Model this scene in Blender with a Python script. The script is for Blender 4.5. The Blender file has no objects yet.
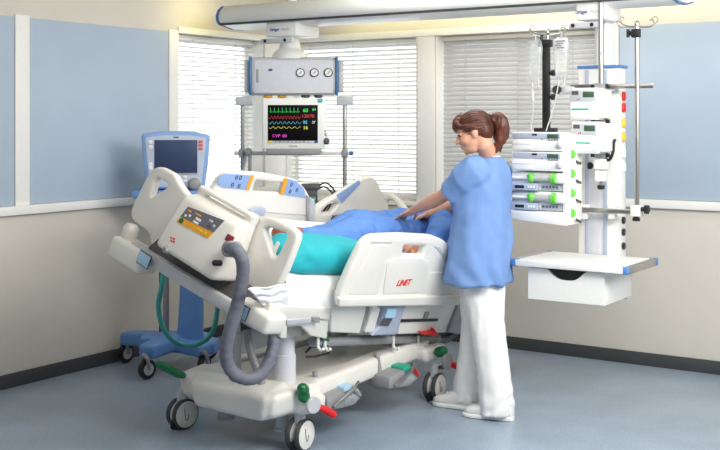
import bpy, bmesh, math, random
from mathutils import Vector as V, Matrix, noise
random.seed(7)
SC = bpy.context.scene
COL = SC.collection
PI = math.pi
R = math.radians

# ------------------------------------------------------------------ camera (level, 1.6 m high, shifted lens)
F = 1110.0
EYE = V((0, 0, 1.6))
cd = bpy.data.cameras.new('camera')
cam = bpy.data.objects.new('camera', cd)
COL.objects.link(cam)
cam.location = EYE
cam.rotation_euler = (R(90), 0, 0)
cd.sensor_width = 36
cd.lens = 36 * F / 720
cd.shift_y = -105 / 720
SC.camera = cam

def ray(px, py):
    return V(((px - 360) / F, 1, -(py - 120) / F))
def at(px, py, Y):
    return EYE + ray(px, py) * Y
def hit(px, py, p0, n):
    d = ray(px, py)
    return EYE + d * ((p0 - EYE).dot(n) / d.dot(n))

# ------------------------------------------------------------------ frames
def frame(o, ax, ay, az):
    m = Matrix((ax, ay, az)).transposed().to_4x4()
    m.translation = o
    return m
UP = V((0, 0, 1))
CORNER = V((-.592, 8.88, 0))
U = V((.556, .831, 0)).normalized()
W = V((.831, -.556, 0)).normalized()
MR = frame(CORNER, W, -U, UP)          # right wall: x along the wall, y out into the room
ML = frame(CORNER, -U, W, UP)          # left wall: x along the wall, y out into the room
EB = V((.575, .818, 0)).normalized()
NB = V((-EB.y, EB.x, 0))
B0 = V((-.6075, 5.585, 0))
MB_ = frame(B0, EB, NB, UP)            # bed chassis
pit, rol = R(7), R(20)
ex = EB * math.cos(pit) - UP * math.sin(pit)
u1 = EB * math.sin(pit) + UP * math.cos(pit)
ny = NB * math.cos(rol) + u1 * math.sin(rol)
uz = -NB * math.sin(rol) + u1 * math.cos(rol)
MP = frame(B0 + UP * .82, ex, ny, uz)  # tilted bed platform
MPI = MP.inverted()
I4 = Matrix.Identity(4)
def onp(M, axis, off, px, py):
    """where the sight line through a pixel meets a plane of a frame, in that frame"""
    n = V(M.col[axis][:3]); p0 = M.translation + n * off
    return M.inverted() @ hit(px, py, p0, n)

# ------------------------------------------------------------------ materials
def lin(c):
    return tuple((x / 12.92 if x <= .04045 else ((x + .055) / 1.055) ** 2.4) for x in c)
def rgb(r, g, b):
    return lin((r / 255, g / 255, b / 255)) + (1,)
MATS = {}
def mat(name, col, rough=.5, metal=0, var=.04, scale=30, bump=0, bscale=200, emit=0, coat=0, sss=0, trans=0, alpha=1, stretch=None, spec=.5):
    m = bpy.data.materials.new(name); m.use_nodes = True
    nt = m.node_tree; b = nt.nodes['Principled BSDF']
    b.inputs['Roughness'].default_value = rough
    b.inputs['Metallic'].default_value = metal
    b.inputs['Specular IOR Level'].default_value = spec
    b.inputs['Coat Weight'].default_value = coat
    b.inputs['Subsurface Weight'].default_value = sss
    b.inputs['Subsurface Radius'].default_value = (.02, .008, .004)
    b.inputs['Transmission Weight'].default_value = trans
    b.inputs['Alpha'].default_value = alpha
    tc = nt.nodes.new('ShaderNodeTexCoord')
    src = tc.outputs['Object']
    if stretch:
        mp = nt.nodes.new('ShaderNodeMapping'); mp.inputs['Scale'].default_value = stretch
        nt.links.new(src, mp.inputs['Vector']); src = mp.outputs['Vector']
    nz = nt.nodes.new('ShaderNodeTexNoise'); nz.inputs['Scale'].default_value = scale; nz.inputs['Detail'].default_value = 4
    nt.links.new(src, nz.inputs['Vector'])
    rp = nt.nodes.new('ShaderNodeValToRGB')
    lo = tuple(max(0, c * (1 - var)) for c in col[:3]) + (1,)
    hi = tuple(min(1, c * (1 + var)) for c in col[:3]) + (1,)
    rp.color_ramp.elements[0].position = .3; rp.color_ramp.elements[1].position = .7
    rp.color_ramp.elements[0].color = lo; rp.color_ramp.elements[1].color = hi
    nt.links.new(nz.outputs['Fac'], rp.inputs['Fac'])
    nt.links.new(rp.outputs['Color'], b.inputs['Base Color'])
    if emit:
        nt.links.new(rp.outputs['Color'], b.inputs['Emission Color']); b.inputs['Emission Strength'].default_value = emit
    if bump:
        n2 = nt.nodes.new('ShaderNodeTexNoise'); n2.inputs['Scale'].default_value = bscale; n2.inputs['Detail'].default_value = 5
        nt.links.new(src, n2.inputs['Vector'])
        bp = nt.nodes.new('ShaderNodeBump'); bp.inputs['Strength'].default_value = bump; bp.inputs['Distance'].default_value = .004
        nt.links.new(n2.outputs['Fac'], bp.inputs['Height']); nt.links.new(bp.outputs['Normal'], b.inputs['Normal'])
    MATS[name] = m
    return m

wall_m = mat('wall_paint', rgb(219, 213, 203), .75, var=.015, scale=6, bump=.05, bscale=300)
cream_m = mat('ceiling_paint', rgb(226, 222, 210), .8, var=.01)
panel_m = mat('blue_panel', rgb(178, 194, 213), .55, var=.03, scale=3, bump=.03, bscale=400)
trim_m = mat('white_trim', rgb(247, 246, 242), .4, var=.01)
base_m = mat('dark_skirting', rgb(70, 72, 74), .5)
bed_w = mat('bed_plastic', rgb(236, 233, 225), .32, var=.015, scale=8, coat=.2)
bed_g = mat('bed_plastic_warm', rgb(226, 221, 210), .35, var=.015, scale=8)
dev_w = mat('device_plastic', rgb(238, 238, 234), .35, var=.01)
grey_m = mat('grey_plastic', rgb(150, 150, 152), .45)
lgrey_m = mat('light_grey_plastic', rgb(196, 198, 202), .42)
dgrey_m = mat('dark_grey_plastic', rgb(84, 84, 88), .5)
black_m = mat('black_plastic', rgb(26, 26, 28), .4)
rubber_m = mat('tyre_rubber', rgb(72, 72, 74), .7)
steel_m = mat('brushed_steel', rgb(190, 188, 184), .28, 1, var=.06, scale=60, stretch=(1, 1, .05))
alu_m = mat('anodised_aluminium', rgb(214, 215, 222), .5, .05, var=.02)
lilac_m = mat('blue_grey_plastic', rgb(176, 186, 206), .4)
vblue_m = mat('ventilator_blue', rgb(138, 174, 224), .38, var=.03)
vdeep_m = mat('ventilator_deep_blue', rgb(104, 150, 214), .38, var=.03)
vface_m = mat('ventilator_face', rgb(192, 204, 224), .4)
screen_m = mat('dark_blue_screen', rgb(58, 72, 104), .35, var=.12, scale=4, spec=.25)
mon_m = mat('black_screen', rgb(6, 7, 11), .5, spec=.1)
pblue_m = mat('control_blue', rgb(146, 176, 222), .4)
orange_m = mat('label_orange', rgb(240, 168, 40), .45)
red_m = mat('red_plastic', rgb(222, 30, 36), .4)
dred_m = mat('maroon_label', rgb(140, 44, 62), .45)
green_m = mat('green_plastic', rgb(12, 108, 62), .4)
lime_m = mat('lime_knob', rgb(108, 204, 74), .4)
teal_l = mat('teal_label', rgb(40, 170, 140), .45)
yellow_m = mat('yellow_outlet', rgb(238, 200, 60), .45)
cyan_lab = mat('pale_blue_label', rgb(176, 214, 238), .4)
trimblue_m = mat('blue_trim', rgb(52, 110, 160), .4)
cornerblue_m = mat('blue_corner', rgb(86, 134, 196), .4)
lcd_m = mat('lcd_green', rgb(64, 92, 70), .3)
hose_m = mat('grey_hose_cover', rgb(112, 115, 128), .6, var=.08, bump=.5, bscale=60)
tealhose_m = mat('teal_hose', rgb(72, 178, 176), .35)
darkcloth_m = mat('dark_cloth', rgb(96, 94, 92), .8, var=.15, bump=.4, bscale=30)
sheet_m = mat('white_sheet', rgb(240, 240, 244), .8, var=.015, bump=.15, bscale=60)
tealcloth_m = mat('turquoise_cloth', rgb(28, 172, 184), .75, var=.05, scale=12, bump=.2, bscale=400)
tealdark_m = mat('turquoise_end', rgb(40, 168, 168), .75, var=.05)
scrub_m = mat('blue_scrubs', rgb(118, 153, 208), .85, var=.05, scale=14, bump=.25, bscale=350)
gown_m = mat('blue_gown', rgb(92, 138, 212), .8, var=.07, scale=14, bump=.3, bscale=40)
white_cloth = mat('white_cotton', rgb(242, 241, 240), .85, var=.02, bump=.2, bscale=80)
skin_m = mat('skin', rgb(222, 166, 138), .5, var=.05, scale=20, sss=.08)
skin2_m = mat('skin_warm', rgb(226, 160, 128), .5, var=.07, scale=20, sss=.08)
foot_m = mat('brown_foot', rgb(150, 82, 52), .6, var=.1, scale=20)
hair_m = mat('auburn_hair', rgb(84, 40, 24), .42, var=.5, scale=40, bump=.8, bscale=120, stretch=(.25, 1, .25))
dhair_m = mat('dark_hair', rgb(58, 40, 32), .5, var=.3, scale=40, bump=.6, bscale=120)
lip_m = mat('lips', rgb(190, 100, 96), .4)
eyew_m = mat('eye_white', rgb(235, 232, 228), .25)
lash_m = mat('dark_lash', rgb(48, 30, 24), .6)
paper_m = mat('white_paper', rgb(240, 240, 240), .6)
ink_m = mat('blue_ink', rgb(40, 70, 150), .5)
dark_ink = mat('dark_ink', rgb(60, 62, 80), .5)
bag_m = mat('clear_bag', rgb(236, 240, 242), .12, trans=.6, alpha=.55, var=.1, scale=40, bump=.5, bscale=30)
tray_m = mat('clear_tray', rgb(214, 218, 222), .15, trans=.4, alpha=.7, var=.06, bump=.3, bscale=40)
tube_m = mat('clear_tube', rgb(226, 228, 226), .25, trans=.3, alpha=.8)
groove_m = mat('dark_groove', rgb(60, 58, 60), .6)
ml_g = mat('trace_green', rgb(60, 220, 90), .5, emit=.5)
ml_r = mat('trace_red', rgb(200, 50, 44), .5, emit=.5)
ml_c = mat('trace_cyan', rgb(90, 190, 220), .5, emit=.5)
ml_y = mat('trace_yellow', rgb(220, 220, 80), .5, emit=.5)
ml_p = mat('trace_magenta', rgb(220, 70, 200), .5, emit=.5)
ml_w = mat('trace_white', rgb(190, 195, 205), .5, emit=.5)

def glass():
    m = bpy.data.materials.new('window_glass'); m.use_nodes = True
    nt = m.node_tree; nt.nodes.clear()
    o = nt.nodes.new('ShaderNodeOutputMaterial'); mx = nt.nodes.new('ShaderNodeMixShader')
    t = nt.nodes.new('ShaderNodeBsdfTransparent'); g = nt.nodes.new('ShaderNodeBsdfGlossy'); g.inputs['Roughness'].default_value = .02
    mx.inputs[0].default_value = .05
    nt.links.new(t.outputs[0], mx.inputs[1]); nt.links.new(g.outputs[0], mx.inputs[2]); nt.links.new(mx.outputs[0], o.inputs[0])
    return m
glass_m = glass()
def slat_mat(name, col, k):
    m = mat(name, col, .5, var=.01)
    nt = m.node_tree; b = nt.nodes['Principled BSDF']; o = nt.nodes['Material Output']
    t = nt.nodes.new('ShaderNodeBsdfTranslucent'); t.inputs['Color'].default_value = rgb(246, 243, 236)
    mx = nt.nodes.new('ShaderNodeMixShader'); mx.inputs[0].default_value = k
    nt.links.new(b.outputs[0], mx.inputs[1]); nt.links.new(t.outputs[0], mx.inputs[2]); nt.links.new(mx.outputs[0], o.inputs[0])
    return m
slat_m = slat_mat('blind_slat', rgb(240, 240, 237), .42)
slat_shade = slat_mat('shaded_blind_slat', rgb(206, 206, 206), .10)  # same blind as the others; its weaker light is put into the colour
def floor_mat():
    m = mat('linoleum_floor', rgb(150, 166, 184), .32, var=.1, scale=3, bump=.02, bscale=150)
    nt = m.node_tree; b = nt.nodes['Principled BSDF']
    rp = [n for n in nt.nodes if n.type == 'VALTORGB'][0]
    tc = [n for n in nt.nodes if n.type == 'TEX_COORD'][0]
    n2 = nt.nodes.new('ShaderNodeTexNoise'); n2.inputs['Scale'].default_value = 70; n2.inputs['Detail'].default_value = 6; n2.inputs['Roughness'].default_value = .8
    nt.links.new(tc.outputs['Object'], n2.inputs['Vector'])
    r2 = nt.nodes.new('ShaderNodeValToRGB'); r2.color_ramp.elements[0].position = .35; r2.color_ramp.elements[1].position = .65
    r2.color_ramp.elements[0].color = (.78, .78, .80, 1); r2.color_ramp.elements[1].color = (1.18, 1.17, 1.14, 1)
    nt.links.new(n2.outputs['Fac'], r2.inputs['Fac'])
    mu = nt.nodes.new('ShaderNodeMixRGB'); mu.blend_type = 'MULTIPLY'; mu.inputs[0].default_value = 1
    nt.links.new(rp.outputs[0], mu.inputs[1]); nt.links.new(r2.outputs[0], mu.inputs[2]); nt.links.new(mu.outputs[0], b.inputs['Base Color'])
    return m
floor_m = floor_mat()

# ------------------------------------------------------------------ mesh builder
def wloc(o):
    p = V((0, 0, 0))
    while o is not None:
        p += o.location; o = o.parent
    return p
def link_mesh(name, me, m, parent=None, loc=None):
    o = bpy.data.objects.new(name, me); COL.objects.link(o)
    me.materials.append(m)
    if parent is not None: o.parent = parent
    if loc is not None: o.location = loc
    return o
def finish(me, ang=38):
    bm = bmesh.new(); bm.from_mesh(me)
    bmesh.ops.recalc_face_normals(bm, faces=bm.faces); bm.to_mesh(me); bm.free()
    for p in me.polygons: p.use_smooth = True
    me.set_sharp_from_angle(angle=R(ang))
def frac(a, b, t): return a + (b - a) * t

class MB:
    def __init__(s, M=I4): s.v = []; s.f = []; s.M = M
    def add(s, vs, fs, M=None):
        M = s.M if M is None else M
        k = len(s.v)
        s.v += [M @ V(p) for p in vs]
        s.f += [tuple(i + k for i in f) for f in fs]
        return s
    def box(s, lo, hi, bev=0, seg=2, M=None):
        bm = bmesh.new(); bmesh.ops.create_cube(bm, size=1)
        lo, hi = V(lo), V(hi)
        for v in bm.verts:
            v.co = V([(lo[i] + hi[i]) / 2 + v.co[i] * (hi[i] - lo[i]) for i in range(3)])
        if bev:
            bmesh.ops.bevel(bm, geom=bm.edges[:], offset=bev, segments=seg, profile=.5, affect='EDGES')
        bm.verts.index_update()
        s.add([v.co.copy() for v in bm.verts], [[v.index for v in f.verts] for f in bm.faces], M); bm.free()
        return s
    def hexa(s, p8, bev=0, seg=2, M=None):
        """box from 8 corners: bottom loop 0-3, top loop 4-7"""
        bm = bmesh.new(); vs = [bm.verts.new(p) for p in p8]
        for f in ((3, 2, 1, 0), (4, 5, 6, 7), (0, 1, 5, 4), (1, 2, 6, 5), (2, 3, 7, 6), (3, 0, 4, 7)): bm.faces.new([vs[i] for i in f])
        if bev: bmesh.ops.bevel(bm, geom=bm.edges[:], offset=bev, segments=seg, profile=.5, affect='EDGES')
        bm.verts.index_update()
        s.add([v.co.copy() for v in bm.verts], [[v.index for v in f.verts] for f in bm.faces], M); bm.free()
        return s
    def rings(s, rings, cap=True, M=None):
        k = len(rings[0]); vs = [p for r in rings for p in r]; fs = []
        for i in range(len(rings) - 1):
            for j in range(k):
                a = i * k + j; b = i * k + (j + 1) % k
                fs.append((a, b, b + k, a + k))
        if cap:
            fs.append(tuple(range(k))[::-1]); fs.append(tuple((len(rings) - 1) * k + j for j in range(k)))
        return s.add(vs, fs, M)
    def tube(s, pts, r, seg=10, M=None, round_ends=False):
        pts = [V(p) for p in pts]; n = len(pts)
        rs = list(r) if isinstance(r, (list, tuple)) else [r] * n
        if round_ends:
            d0 = (pts[0] - pts[1]).normalized(); d1 = (pts[-1] - pts[-2]).normalized()
            a = [(pts[0] + d0 * rs[0] * math.sin(t), rs[0] * math.cos(t)) for t in (R(85), R(60), R(30))]
            b = [(pts[-1] + d1 * rs[-1] * math.sin(t), rs[-1] * math.cos(t)) for t in (R(30), R(60), R(85))]
            pts = [q for q, _ in a] + pts + [q for q, _ in b]; rs = [q for _, q in a] + rs + [q for _, q in b]; n = len(pts)
        t0 = (pts[1] - pts[0]).normalized()
        x = t0.orthogonal().normalized(); rings = []
        for i in range(n):
            t = (pts[min(i + 1, n - 1)] - pts[max(i - 1, 0)])
            if t.length < 1e-9: t = t0
            t.normalize(); x = (x - t * x.dot(t)).normalized(); y = t.cross(x)
            rings.append([pts[i] + (x * math.cos(2 * PI * j / seg) + y * math.sin(2 * PI * j / seg)) * rs[i] for j in range(seg)])
        return s.rings(rings, True, M)
    def cyl(s, a, b, r, r2=None, seg=20, M=None):
        return s.tube([a, b], [r, r if r2 is None else r2], seg, M)
    def disc(s, c, ax, prof, seg=28, M=None):
        """lathe about axis ax through c: prof = list of (offset along axis, radius)"""
        c = V(c); ax = V(ax).normalized(); x = ax.orthogonal().normalized(); y = ax.cross(x)
        return s.rings([[c + ax * h + (x * math.cos(2 * PI * j / seg) + y * math.sin(2 * PI * j / seg)) * max(r, 1e-4) for j in range(seg)] for h, r in prof], True, M)
    def ell(s, c, r, Rm=None, M=None, nu=20, nv=12):
        c = V(c); rings = []
        for i in range(nv + 1):
            a = -PI / 2 + PI * i / nv; ca, sa = max(math.cos(a), 1e-3), math.sin(a)
            ring = []
            for j in range(nu):
                p = V((r[0] * ca * math.cos(2 * PI * j / nu), r[1] * ca * math.sin(2 * PI * j / nu), r[2] * sa))
                if Rm is not None: p = Rm @ p
                ring.append(c + p)
            rings.append(ring)
        return s.rings(rings, True, M)
    def loft(s, secs, seg=28, M=None, power=2.0):
        """secs: (centre, half-axis vector a, half-axis vector b)"""
        rings = []
        for c, a, b in secs:
            c, a, b = V(c), V(a), V(b); ring = []
            for j in range(seg):
                t = 2 * PI * j / seg; ct, st = math.cos(t), math.sin(t)
                ring.append(c + a * (abs(ct) ** (2 / power) * (1 if ct >= 0 else -1)) + b * (abs(st) ** (2 / power) * (1 if st >= 0 else -1)))
            rings.append(ring)
        return s.rings(rings, True, M)
    def build(s, name, m, parent=None, loc=None, ang=38):
        base = wloc(parent) if parent is not None else V((0, 0, 0))
        if loc is not None: base = base + V(loc)
        me = bpy.data.meshes.new(name)
        me.from_pydata([p - base for p in s.v], [], s.f); me.update()
        finish(me, ang)
        return link_mesh(name, me, m, parent, V(loc) if loc is not None else None)

def sm_curve(pts, k=6):
    """Catmull-Rom through points"""
    pts = [V(p) for p in pts]; out = []
    P = [pts[0] * 2 - pts[1]] + pts + [pts[-1] * 2 - pts[-2]]
    for i in range(1, len(P) - 2):
        a, b, c, d = P[i - 1:i + 3]
        for j in range(k):
            t = j / k
            out.append(.5 * ((2 * b) + (c - a) * t + (2 * a - 5 * b + 4 * c - d) * t * t + (3 * b - a - 3 * c + d) * t ** 3))
    out.append(pts[-1]); return out
def fillet(poly, r, k=5):
    out = []; n = len(poly)
    for i in range(n):
        p = V(poly[i]).to_2d() if len(poly[i]) > 2 else V(poly[i]); a = V(poly[i - 1][:2]); b = V(poly[(i + 1) % n][:2])
        rr = r[i] if isinstance(r, (list, tuple)) else r
        da, db = a - p, b - p; ra = min(rr, da.length * .48); rb = min(rr, db.length * .48)
        A = p + da.normalized() * ra; B = p + db.normalized() * rb
        for j in range(k + 1):
            t = j / k; out.append(A * (1 - t) ** 2 + p * 2 * t * (1 - t) + B * t * t)
    return out
def mesh_from(ob):
    COL.objects.link(ob)
    dg = bpy.context.evaluated_depsgraph_get(); dg.update()
    me = bpy.data.meshes.new_from_object(ob.evaluated_get(dg))
    COL.objects.unlink(ob)
    d = ob.data; bpy.data.objects.remove(ob)
    return me
def plate_mb(loops, M, thick, bev=0, res=3):
    """closed 2-D loops (first outer, others holes) in the XY plane of M, a plate thick along Z, rounded edges"""
    cu = bpy.data.curves.new('c', 'CURVE'); cu.dimensions = '2D'; cu.fill_mode = 'BOTH'
    for lp in loops:
        sp = cu.splines.new('POLY'); sp.points.add(len(lp) - 1)
        for q, p in zip(sp.points, lp): q.co = (p[0], p[1], 0, 1)
        sp.use_cyclic_u = True
    cu.extrude = max(thick / 2 - bev, .0001); cu.bevel_depth = bev; cu.bevel_resolution = res; cu.offset = -bev
    me = mesh_from(bpy.data.objects.new('c', cu))
    mb = MB(M); mb.add([v.co.copy() for v in me.vertices], [tuple(p.vertices) for p in me.polygons])
    bpy.data.meshes.remove(me)
    return mb
def weld(o, d=.0004):
    bm = bmesh.new(); bm.from_mesh(o.data)
    bmesh.ops.remove_doubles(bm, verts=bm.verts, dist=d); bmesh.ops.recalc_face_normals(bm, faces=bm.faces)
    bm.to_mesh(o.data); bm.free()
    for p in o.data.polygons: p.use_smooth = True
    o.data.set_sharp_from_angle(angle=R(38))
    return o
def plate(name, loops, M, thick, bev, m, parent=None, loc=None):
    return weld(plate_mb(loops, M, thick, bev).build(name, m, parent, loc))
def text_mb(s, size, M, shear=0, ext=.0006, align='CENTER', bold=0):
    cu = bpy.data.curves.new('t', 'FONT'); cu.body = s; cu.size = size; cu.extrude = ext; cu.shear = shear; cu.offset = bold
    cu.align_x = align; cu.align_y = 'CENTER'
    me = mesh_from(bpy.data.objects.new('t', cu))
    mb = MB(M); mb.add([v.co.copy() for v in me.vertices], [tuple(p.vertices) for p in me.polygons])
    bpy.data.meshes.remove(me)
    return mb
def organic(name, mb, m, parent, vox=.008, smooth=4, loc=None, disp=None):
    """union of overlapping closed shapes grown into one continuous smooth surface"""
    base = wloc(parent) if parent is not None else V((0, 0, 0))
    if loc is not None: base = base + V(loc)
    me = bpy.data.meshes.new('o'); me.from_pydata([p - base for p in mb.v], [], mb.f); me.update()
    bm = bmesh.new(); bm.from_mesh(me); bmesh.ops.recalc_face_normals(bm, faces=bm.faces); bm.to_mesh(me); bm.free()
    ob = bpy.data.objects.new('o', me)
    r = ob.modifiers.new('r', 'REMESH'); r.mode = 'VOXEL'; r.voxel_size = vox
    if smooth:
        q = ob.modifiers.new('s', 'SMOOTH'); q.factor = .5; q.iterations = smooth
    me2 = mesh_from(ob)
    if disp:
        nr = [v.normal.copy() for v in me2.vertices]
        for v, n_ in zip(me2.vertices, nr):
            v.co += n_ * disp(v.co + base)
    me2.update()
    for p in me2.polygons: p.use_smooth = True
    me2.materials.clear()
    return link_mesh(name, me2, m, parent, V(loc) if loc is not None else None)

# ------------------------------------------------------------------ things
def tag(o, label, cat, group=None, kind=None):
    if label: o['label'] = label
    if cat: o['category'] = cat
    if group: o['group'] = group
    if kind: o['kind'] = kind
    return o
def thing(name, label, cat, loc, group=None):
    o = bpy.data.objects.new(name, None); COL.objects.link(o); o.location = V(loc); o.empty_display_size = .05
    return tag(o, label, cat, group)
def struct(o):
    o['kind'] = 'structure'; return o
def tframe(o, ax, ay):
    ax = V(ax).normalized(); ay = (V(ay) - ax * V(ay).dot(ax)).normalized()
    return frame(V(o), ax, ay, ax.cross(ay))
def copy_tree(o, parent=None, delta=None, label=None, group=None):
    c = o.copy(); COL.objects.link(c)
    if parent is not None: c.parent = parent
    if delta is not None: c.location = o.location + V(delta)
    if label: c['label'] = label
    if group: c['group'] = group
    for ch in list(o.children): copy_tree(ch, c)
    return c
# ------------------------------------------------------------------ the room
def tx(px): return onp(MR, 1, 0, px, 120)[0]     # along the right wall
def sx(px): return onp(ML, 1, 0, px, 120)[0]     # along the left wall
ZS, ZT, CEIL = 1.0, 2.215, 2.78
fl = MB(); fl.add([(-7, -3, 0), (6.5, -3, 0), (6.5, 10, 0), (-7, 10, 0), (-7, -3, -.1), (6.5, -3, -.1), (6.5, 10, -.1), (-7, 10, -.1)],
                  [(0, 1, 2, 3), (4, 5, 6, 7), (0, 1, 5, 4), (1, 2, 6, 5), (2, 3, 7, 6), (3, 0, 4, 7)])
struct(fl.build('floor', floor_m))
TH = .19
def wall(name, M, L, holes, x0=-TH):
    mb = MB(M); a = x0
    for h0, h1 in holes:
        mb.box((a, -TH, 0), (h0, 0, CEIL)); mb.box((h0, -TH, 0), (h1, 0, ZS)); mb.box((h0, -TH, ZT), (h1, 0, CEIL)); a = h1
    mb.box((a, -TH, 0), (L, 0, CEIL))
    return struct(mb.build(name, wall_m))
LW = [(sx(263), sx(178))]
RW = [(tx(283.5), tx(417)), (tx(435.5), tx(597))]
LL, LR = 8.5, 7.2
wall('wall_left', ML, LL, LW, 0)
wall('wall_right', MR, LR, RW)
mb = MB(MR); mb.box((0, LL, 0), (LR, LL + TH, CEIL)); struct(mb.build('wall_front', wall_m))
mb = MB(MR); mb.box((LR, -TH, 0), (LR + TH, LL + TH, CEIL)); struct(mb.build('wall_side', wall_m))
c4 = [CORNER + W * 7.4 + U * .15, CORNER + U * .15 - W * .15, CORNER - U * 8.7 - W * .15, CORNER - U * 8.7 + W * 7.4]
mb = MB(); mb.hexa([V((p.x, p.y, CEIL)) for p in c4] + [V((p.x, p.y, CEIL + .1)) for p in c4]); struct(mb.build('ceiling', cream_m))
mb = MB(ML); mb.box((0, 0, 0), (LL, .012, .085), .003); struct(mb.build('baseboard_left', base_m))
mb = MB(MR); mb.box((.012, 0, 0), (LR, .012, .085), .003); struct(mb.build('baseboard_right', base_m))

ntrim = [0]
def trim(M, lo, hi, m=trim_m, bev=.004):
    ntrim[0] += 1
    b = MB(M); b.box(lo, hi, bev); return struct(b.build('trim_%d' % ntrim[0], m))
# sill ledges, header strips, posts
trim(ML, (.05, 0, 1.03), (5.4, .035, 1.085)); trim(MR, (.05, 0, ZS - .035), (tx(597), .03, ZS))
trim(MR, (tx(597), 0, 1.03), (5.6, .035, 1.085))
trim(ML, (.03, 0, ZT), (sx(177), .02, ZT + .045)); trim(MR, (.03, 0, ZT), (tx(600), .025, ZT + .05))
trim(ML, (sx(177), 0, 1.085), (sx(168), .014, ZT + .02))
trim(ML, (sx(28.5), 0, 1.085), (sx(14), .014, ZT + .02))
trim(MR, (tx(418), 0, ZS), (tx(435), .012, ZT)); trim(MR, (tx(598), 0, 1.085), (tx(619), .014, ZT + .02))
trim(ML, (.012, 0, ZS), (sx(264), .012, ZT)); trim(MR, (.012, 0, ZS), (tx(283), .012, ZT))
for a, b in RW:      # white lining of the recesses
    trim(MR, (a, -TH, ZS), (a + .012, -.001, ZT)); trim(MR, (b - .012, -TH, ZS), (b, -.001, ZT))
a, b = LW[0]; trim(ML, (a, -TH, ZS), (a + .012, -.001, ZT)); trim(ML, (b - .012, -TH, ZS), (b, -.001, ZT))
# pale blue wall panels between the posts
for M, a, b in ((ML, sx(167.5), sx(29)), (ML, sx(13.5), 5.3), (MR, tx(620), 5.5)):
    trim(M, (a, 0, 1.087), (b, .008, ZT + .005), panel_m, .002)

# windows: white frame and a pane in the recess
nwin = [0]
def window(M, a, b, mids=()):
    nwin[0] += 1
    f = MB(M); w = .045; y0, y1 = -TH + .005, -TH + .045
    for x0, x1, z0, z1 in ((a, a + w, ZS, ZT), (b - w, b, ZS, ZT), (a + w, b - w, ZS, ZS + w), (a + w, b - w, ZT - w, ZT)): f.box((x0, y0, z0), (x1, y1, z1), .004)
    for m_ in mids: f.box((m_ - .025, y0, ZS + w), (m_ + .025, y1, ZT - w), .004)
    o = struct(f.build('window_%d' % nwin[0], trim_m))
    g = MB(M); g.box((a + w - .005, -TH + .02, ZS + w - .005), (b - w + .005, -TH + .026, ZT - w + .005)); g.build('pane', glass_m, o)
window(ML, *LW[0]); window(MR, *RW[0]); window(MR, *RW[1], mids=((RW[1][0] + RW[1][1]) / 2,))

def blind(M, a, b, ang, label, cords, z0=ZS + .03, mirror=1):
    p = M @ V(((a + b) / 2, -.1, z0)); t = thing('venetian_blind', label, 'window blind', p, 'venetian blinds in the corner windows')
    y = -.1; hr = MB(M); hr.box((a, y - .02, ZT - .035), (b, y + .02, ZT - .002), .004); hr.build('headrail', trim_m, t)
    s = MB(M); n = math.ceil((ZT - .05 - z0 - .04) / .0345); pt_ = (ZT - .05 - z0 - .04) / n; c, q = math.cos(R(ang)), math.sin(R(ang))
    for i in range(n + 1):
        z = z0 + .04 + i * pt_; h = .0185
        # slightly crowned slat: three strips
        cr = .0022 if ang > 0 else .009
        pr = [(-h, 0), (-h * .4, cr), (h * .4, cr), (h, 0)]
        top = [(y + u_ * c - w_ * q, z + u_ * q + w_ * c) for u_, w_ in pr]
        vs = [(x, yy, zz) for x in (a + .006, b - .006) for yy, zz in top] + [(x, yy, zz - .0012) for x in (a + .006, b - .006) for yy, zz in top]
        fs = []
        for k in range(3): fs += [(k, k + 1, k + 5, k + 4), (8 + k, 8 + k + 4, 8 + k + 5, 8 + k + 1)]
        fs += [(0, 4, 12, 8), (3, 11, 15, 7), (0, 8, 9, 1), (1, 9, 10, 2), (2, 10, 11, 3), (4, 5, 13, 12), (5, 6, 14, 13), (6, 7, 15, 14)]
        s.add(vs, fs)
    s.build('slats', slat_m if ang > 0 else slat_shade, t)
    br = MB(M); br.box((a + .004, y - .018, z0), (b - .004, y + .018, z0 + .022), .005); br.build('bottom_rail', trim_m, t)
    for x in cords:
        k = MB(M); k.cyl((x, y + .024, z0 + .01), (x, y + .024, ZT - .03), .0022, seg=6); k.build('cord', lgrey_m, t)
def cords(a, b, n): return [a + (b - a) * (i + .5) / n for i in range(n)]
a_, b_ = LW[0]; blind(ML, a_ + .01, b_ - .01, 14, 'bright white venetian blind left of the corner, behind the ventilator screen', cords(a_, b_, 2))
a_, b_ = RW[0]; blind(MR, a_ + .01, b_ - .01, 24, 'white venetian blind in the corner window, behind the patient monitor', cords(a_, b_, 3))
a_, b_ = RW[1]; m_ = (a_ + b_) / 2
blind(MR, a_ + .01, b_ - .01, -64, 'closed venetian blind, slats greyed as shade, behind the woman and the infusion bags', cords(a_, b_, 3))

# ------------------------------------------------------------------ ceiling supply beam, parallel to the windows
DB = 1.1                                     # its middle, out from the right wall
ZB = 2.238
def bx(px, d=DB): return onp(MR, 1, d, px, 120)[0]
T0, T1 = .40, 3.56
beam = thing('supply_beam', 'long white ceiling supply beam with rounded edge and dark groove along the windows', 'ceiling beam', MR @ V((2, DB, ZB)))
def prof(s=1.0, dz=0):                       # cross section (d, z)
    P = [(-.19, .012), (-.06, -.012), (.06, -.012), (.19, .012), (.212, .035), (.218, .07), (.20, .11), (.16, .14), (-.16, .14), (-.20, .11), (-.218, .07), (-.212, .035)]
    return [(DB + d * s, ZB + dz + (z - .06) * s + .06) for d, z in P]
mb = MB(MR)
mb.rings([[(T0 - .0, d, z) for d, z in prof(.86)], [(T0 + .04, d, z) for d, z in prof(1)], [(T1 - .04, d, z) for d, z in prof(1)], [(T1, d, z) for d, z in prof(.86)]])
mb.build('beam_body', dev_w, beam)
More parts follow.
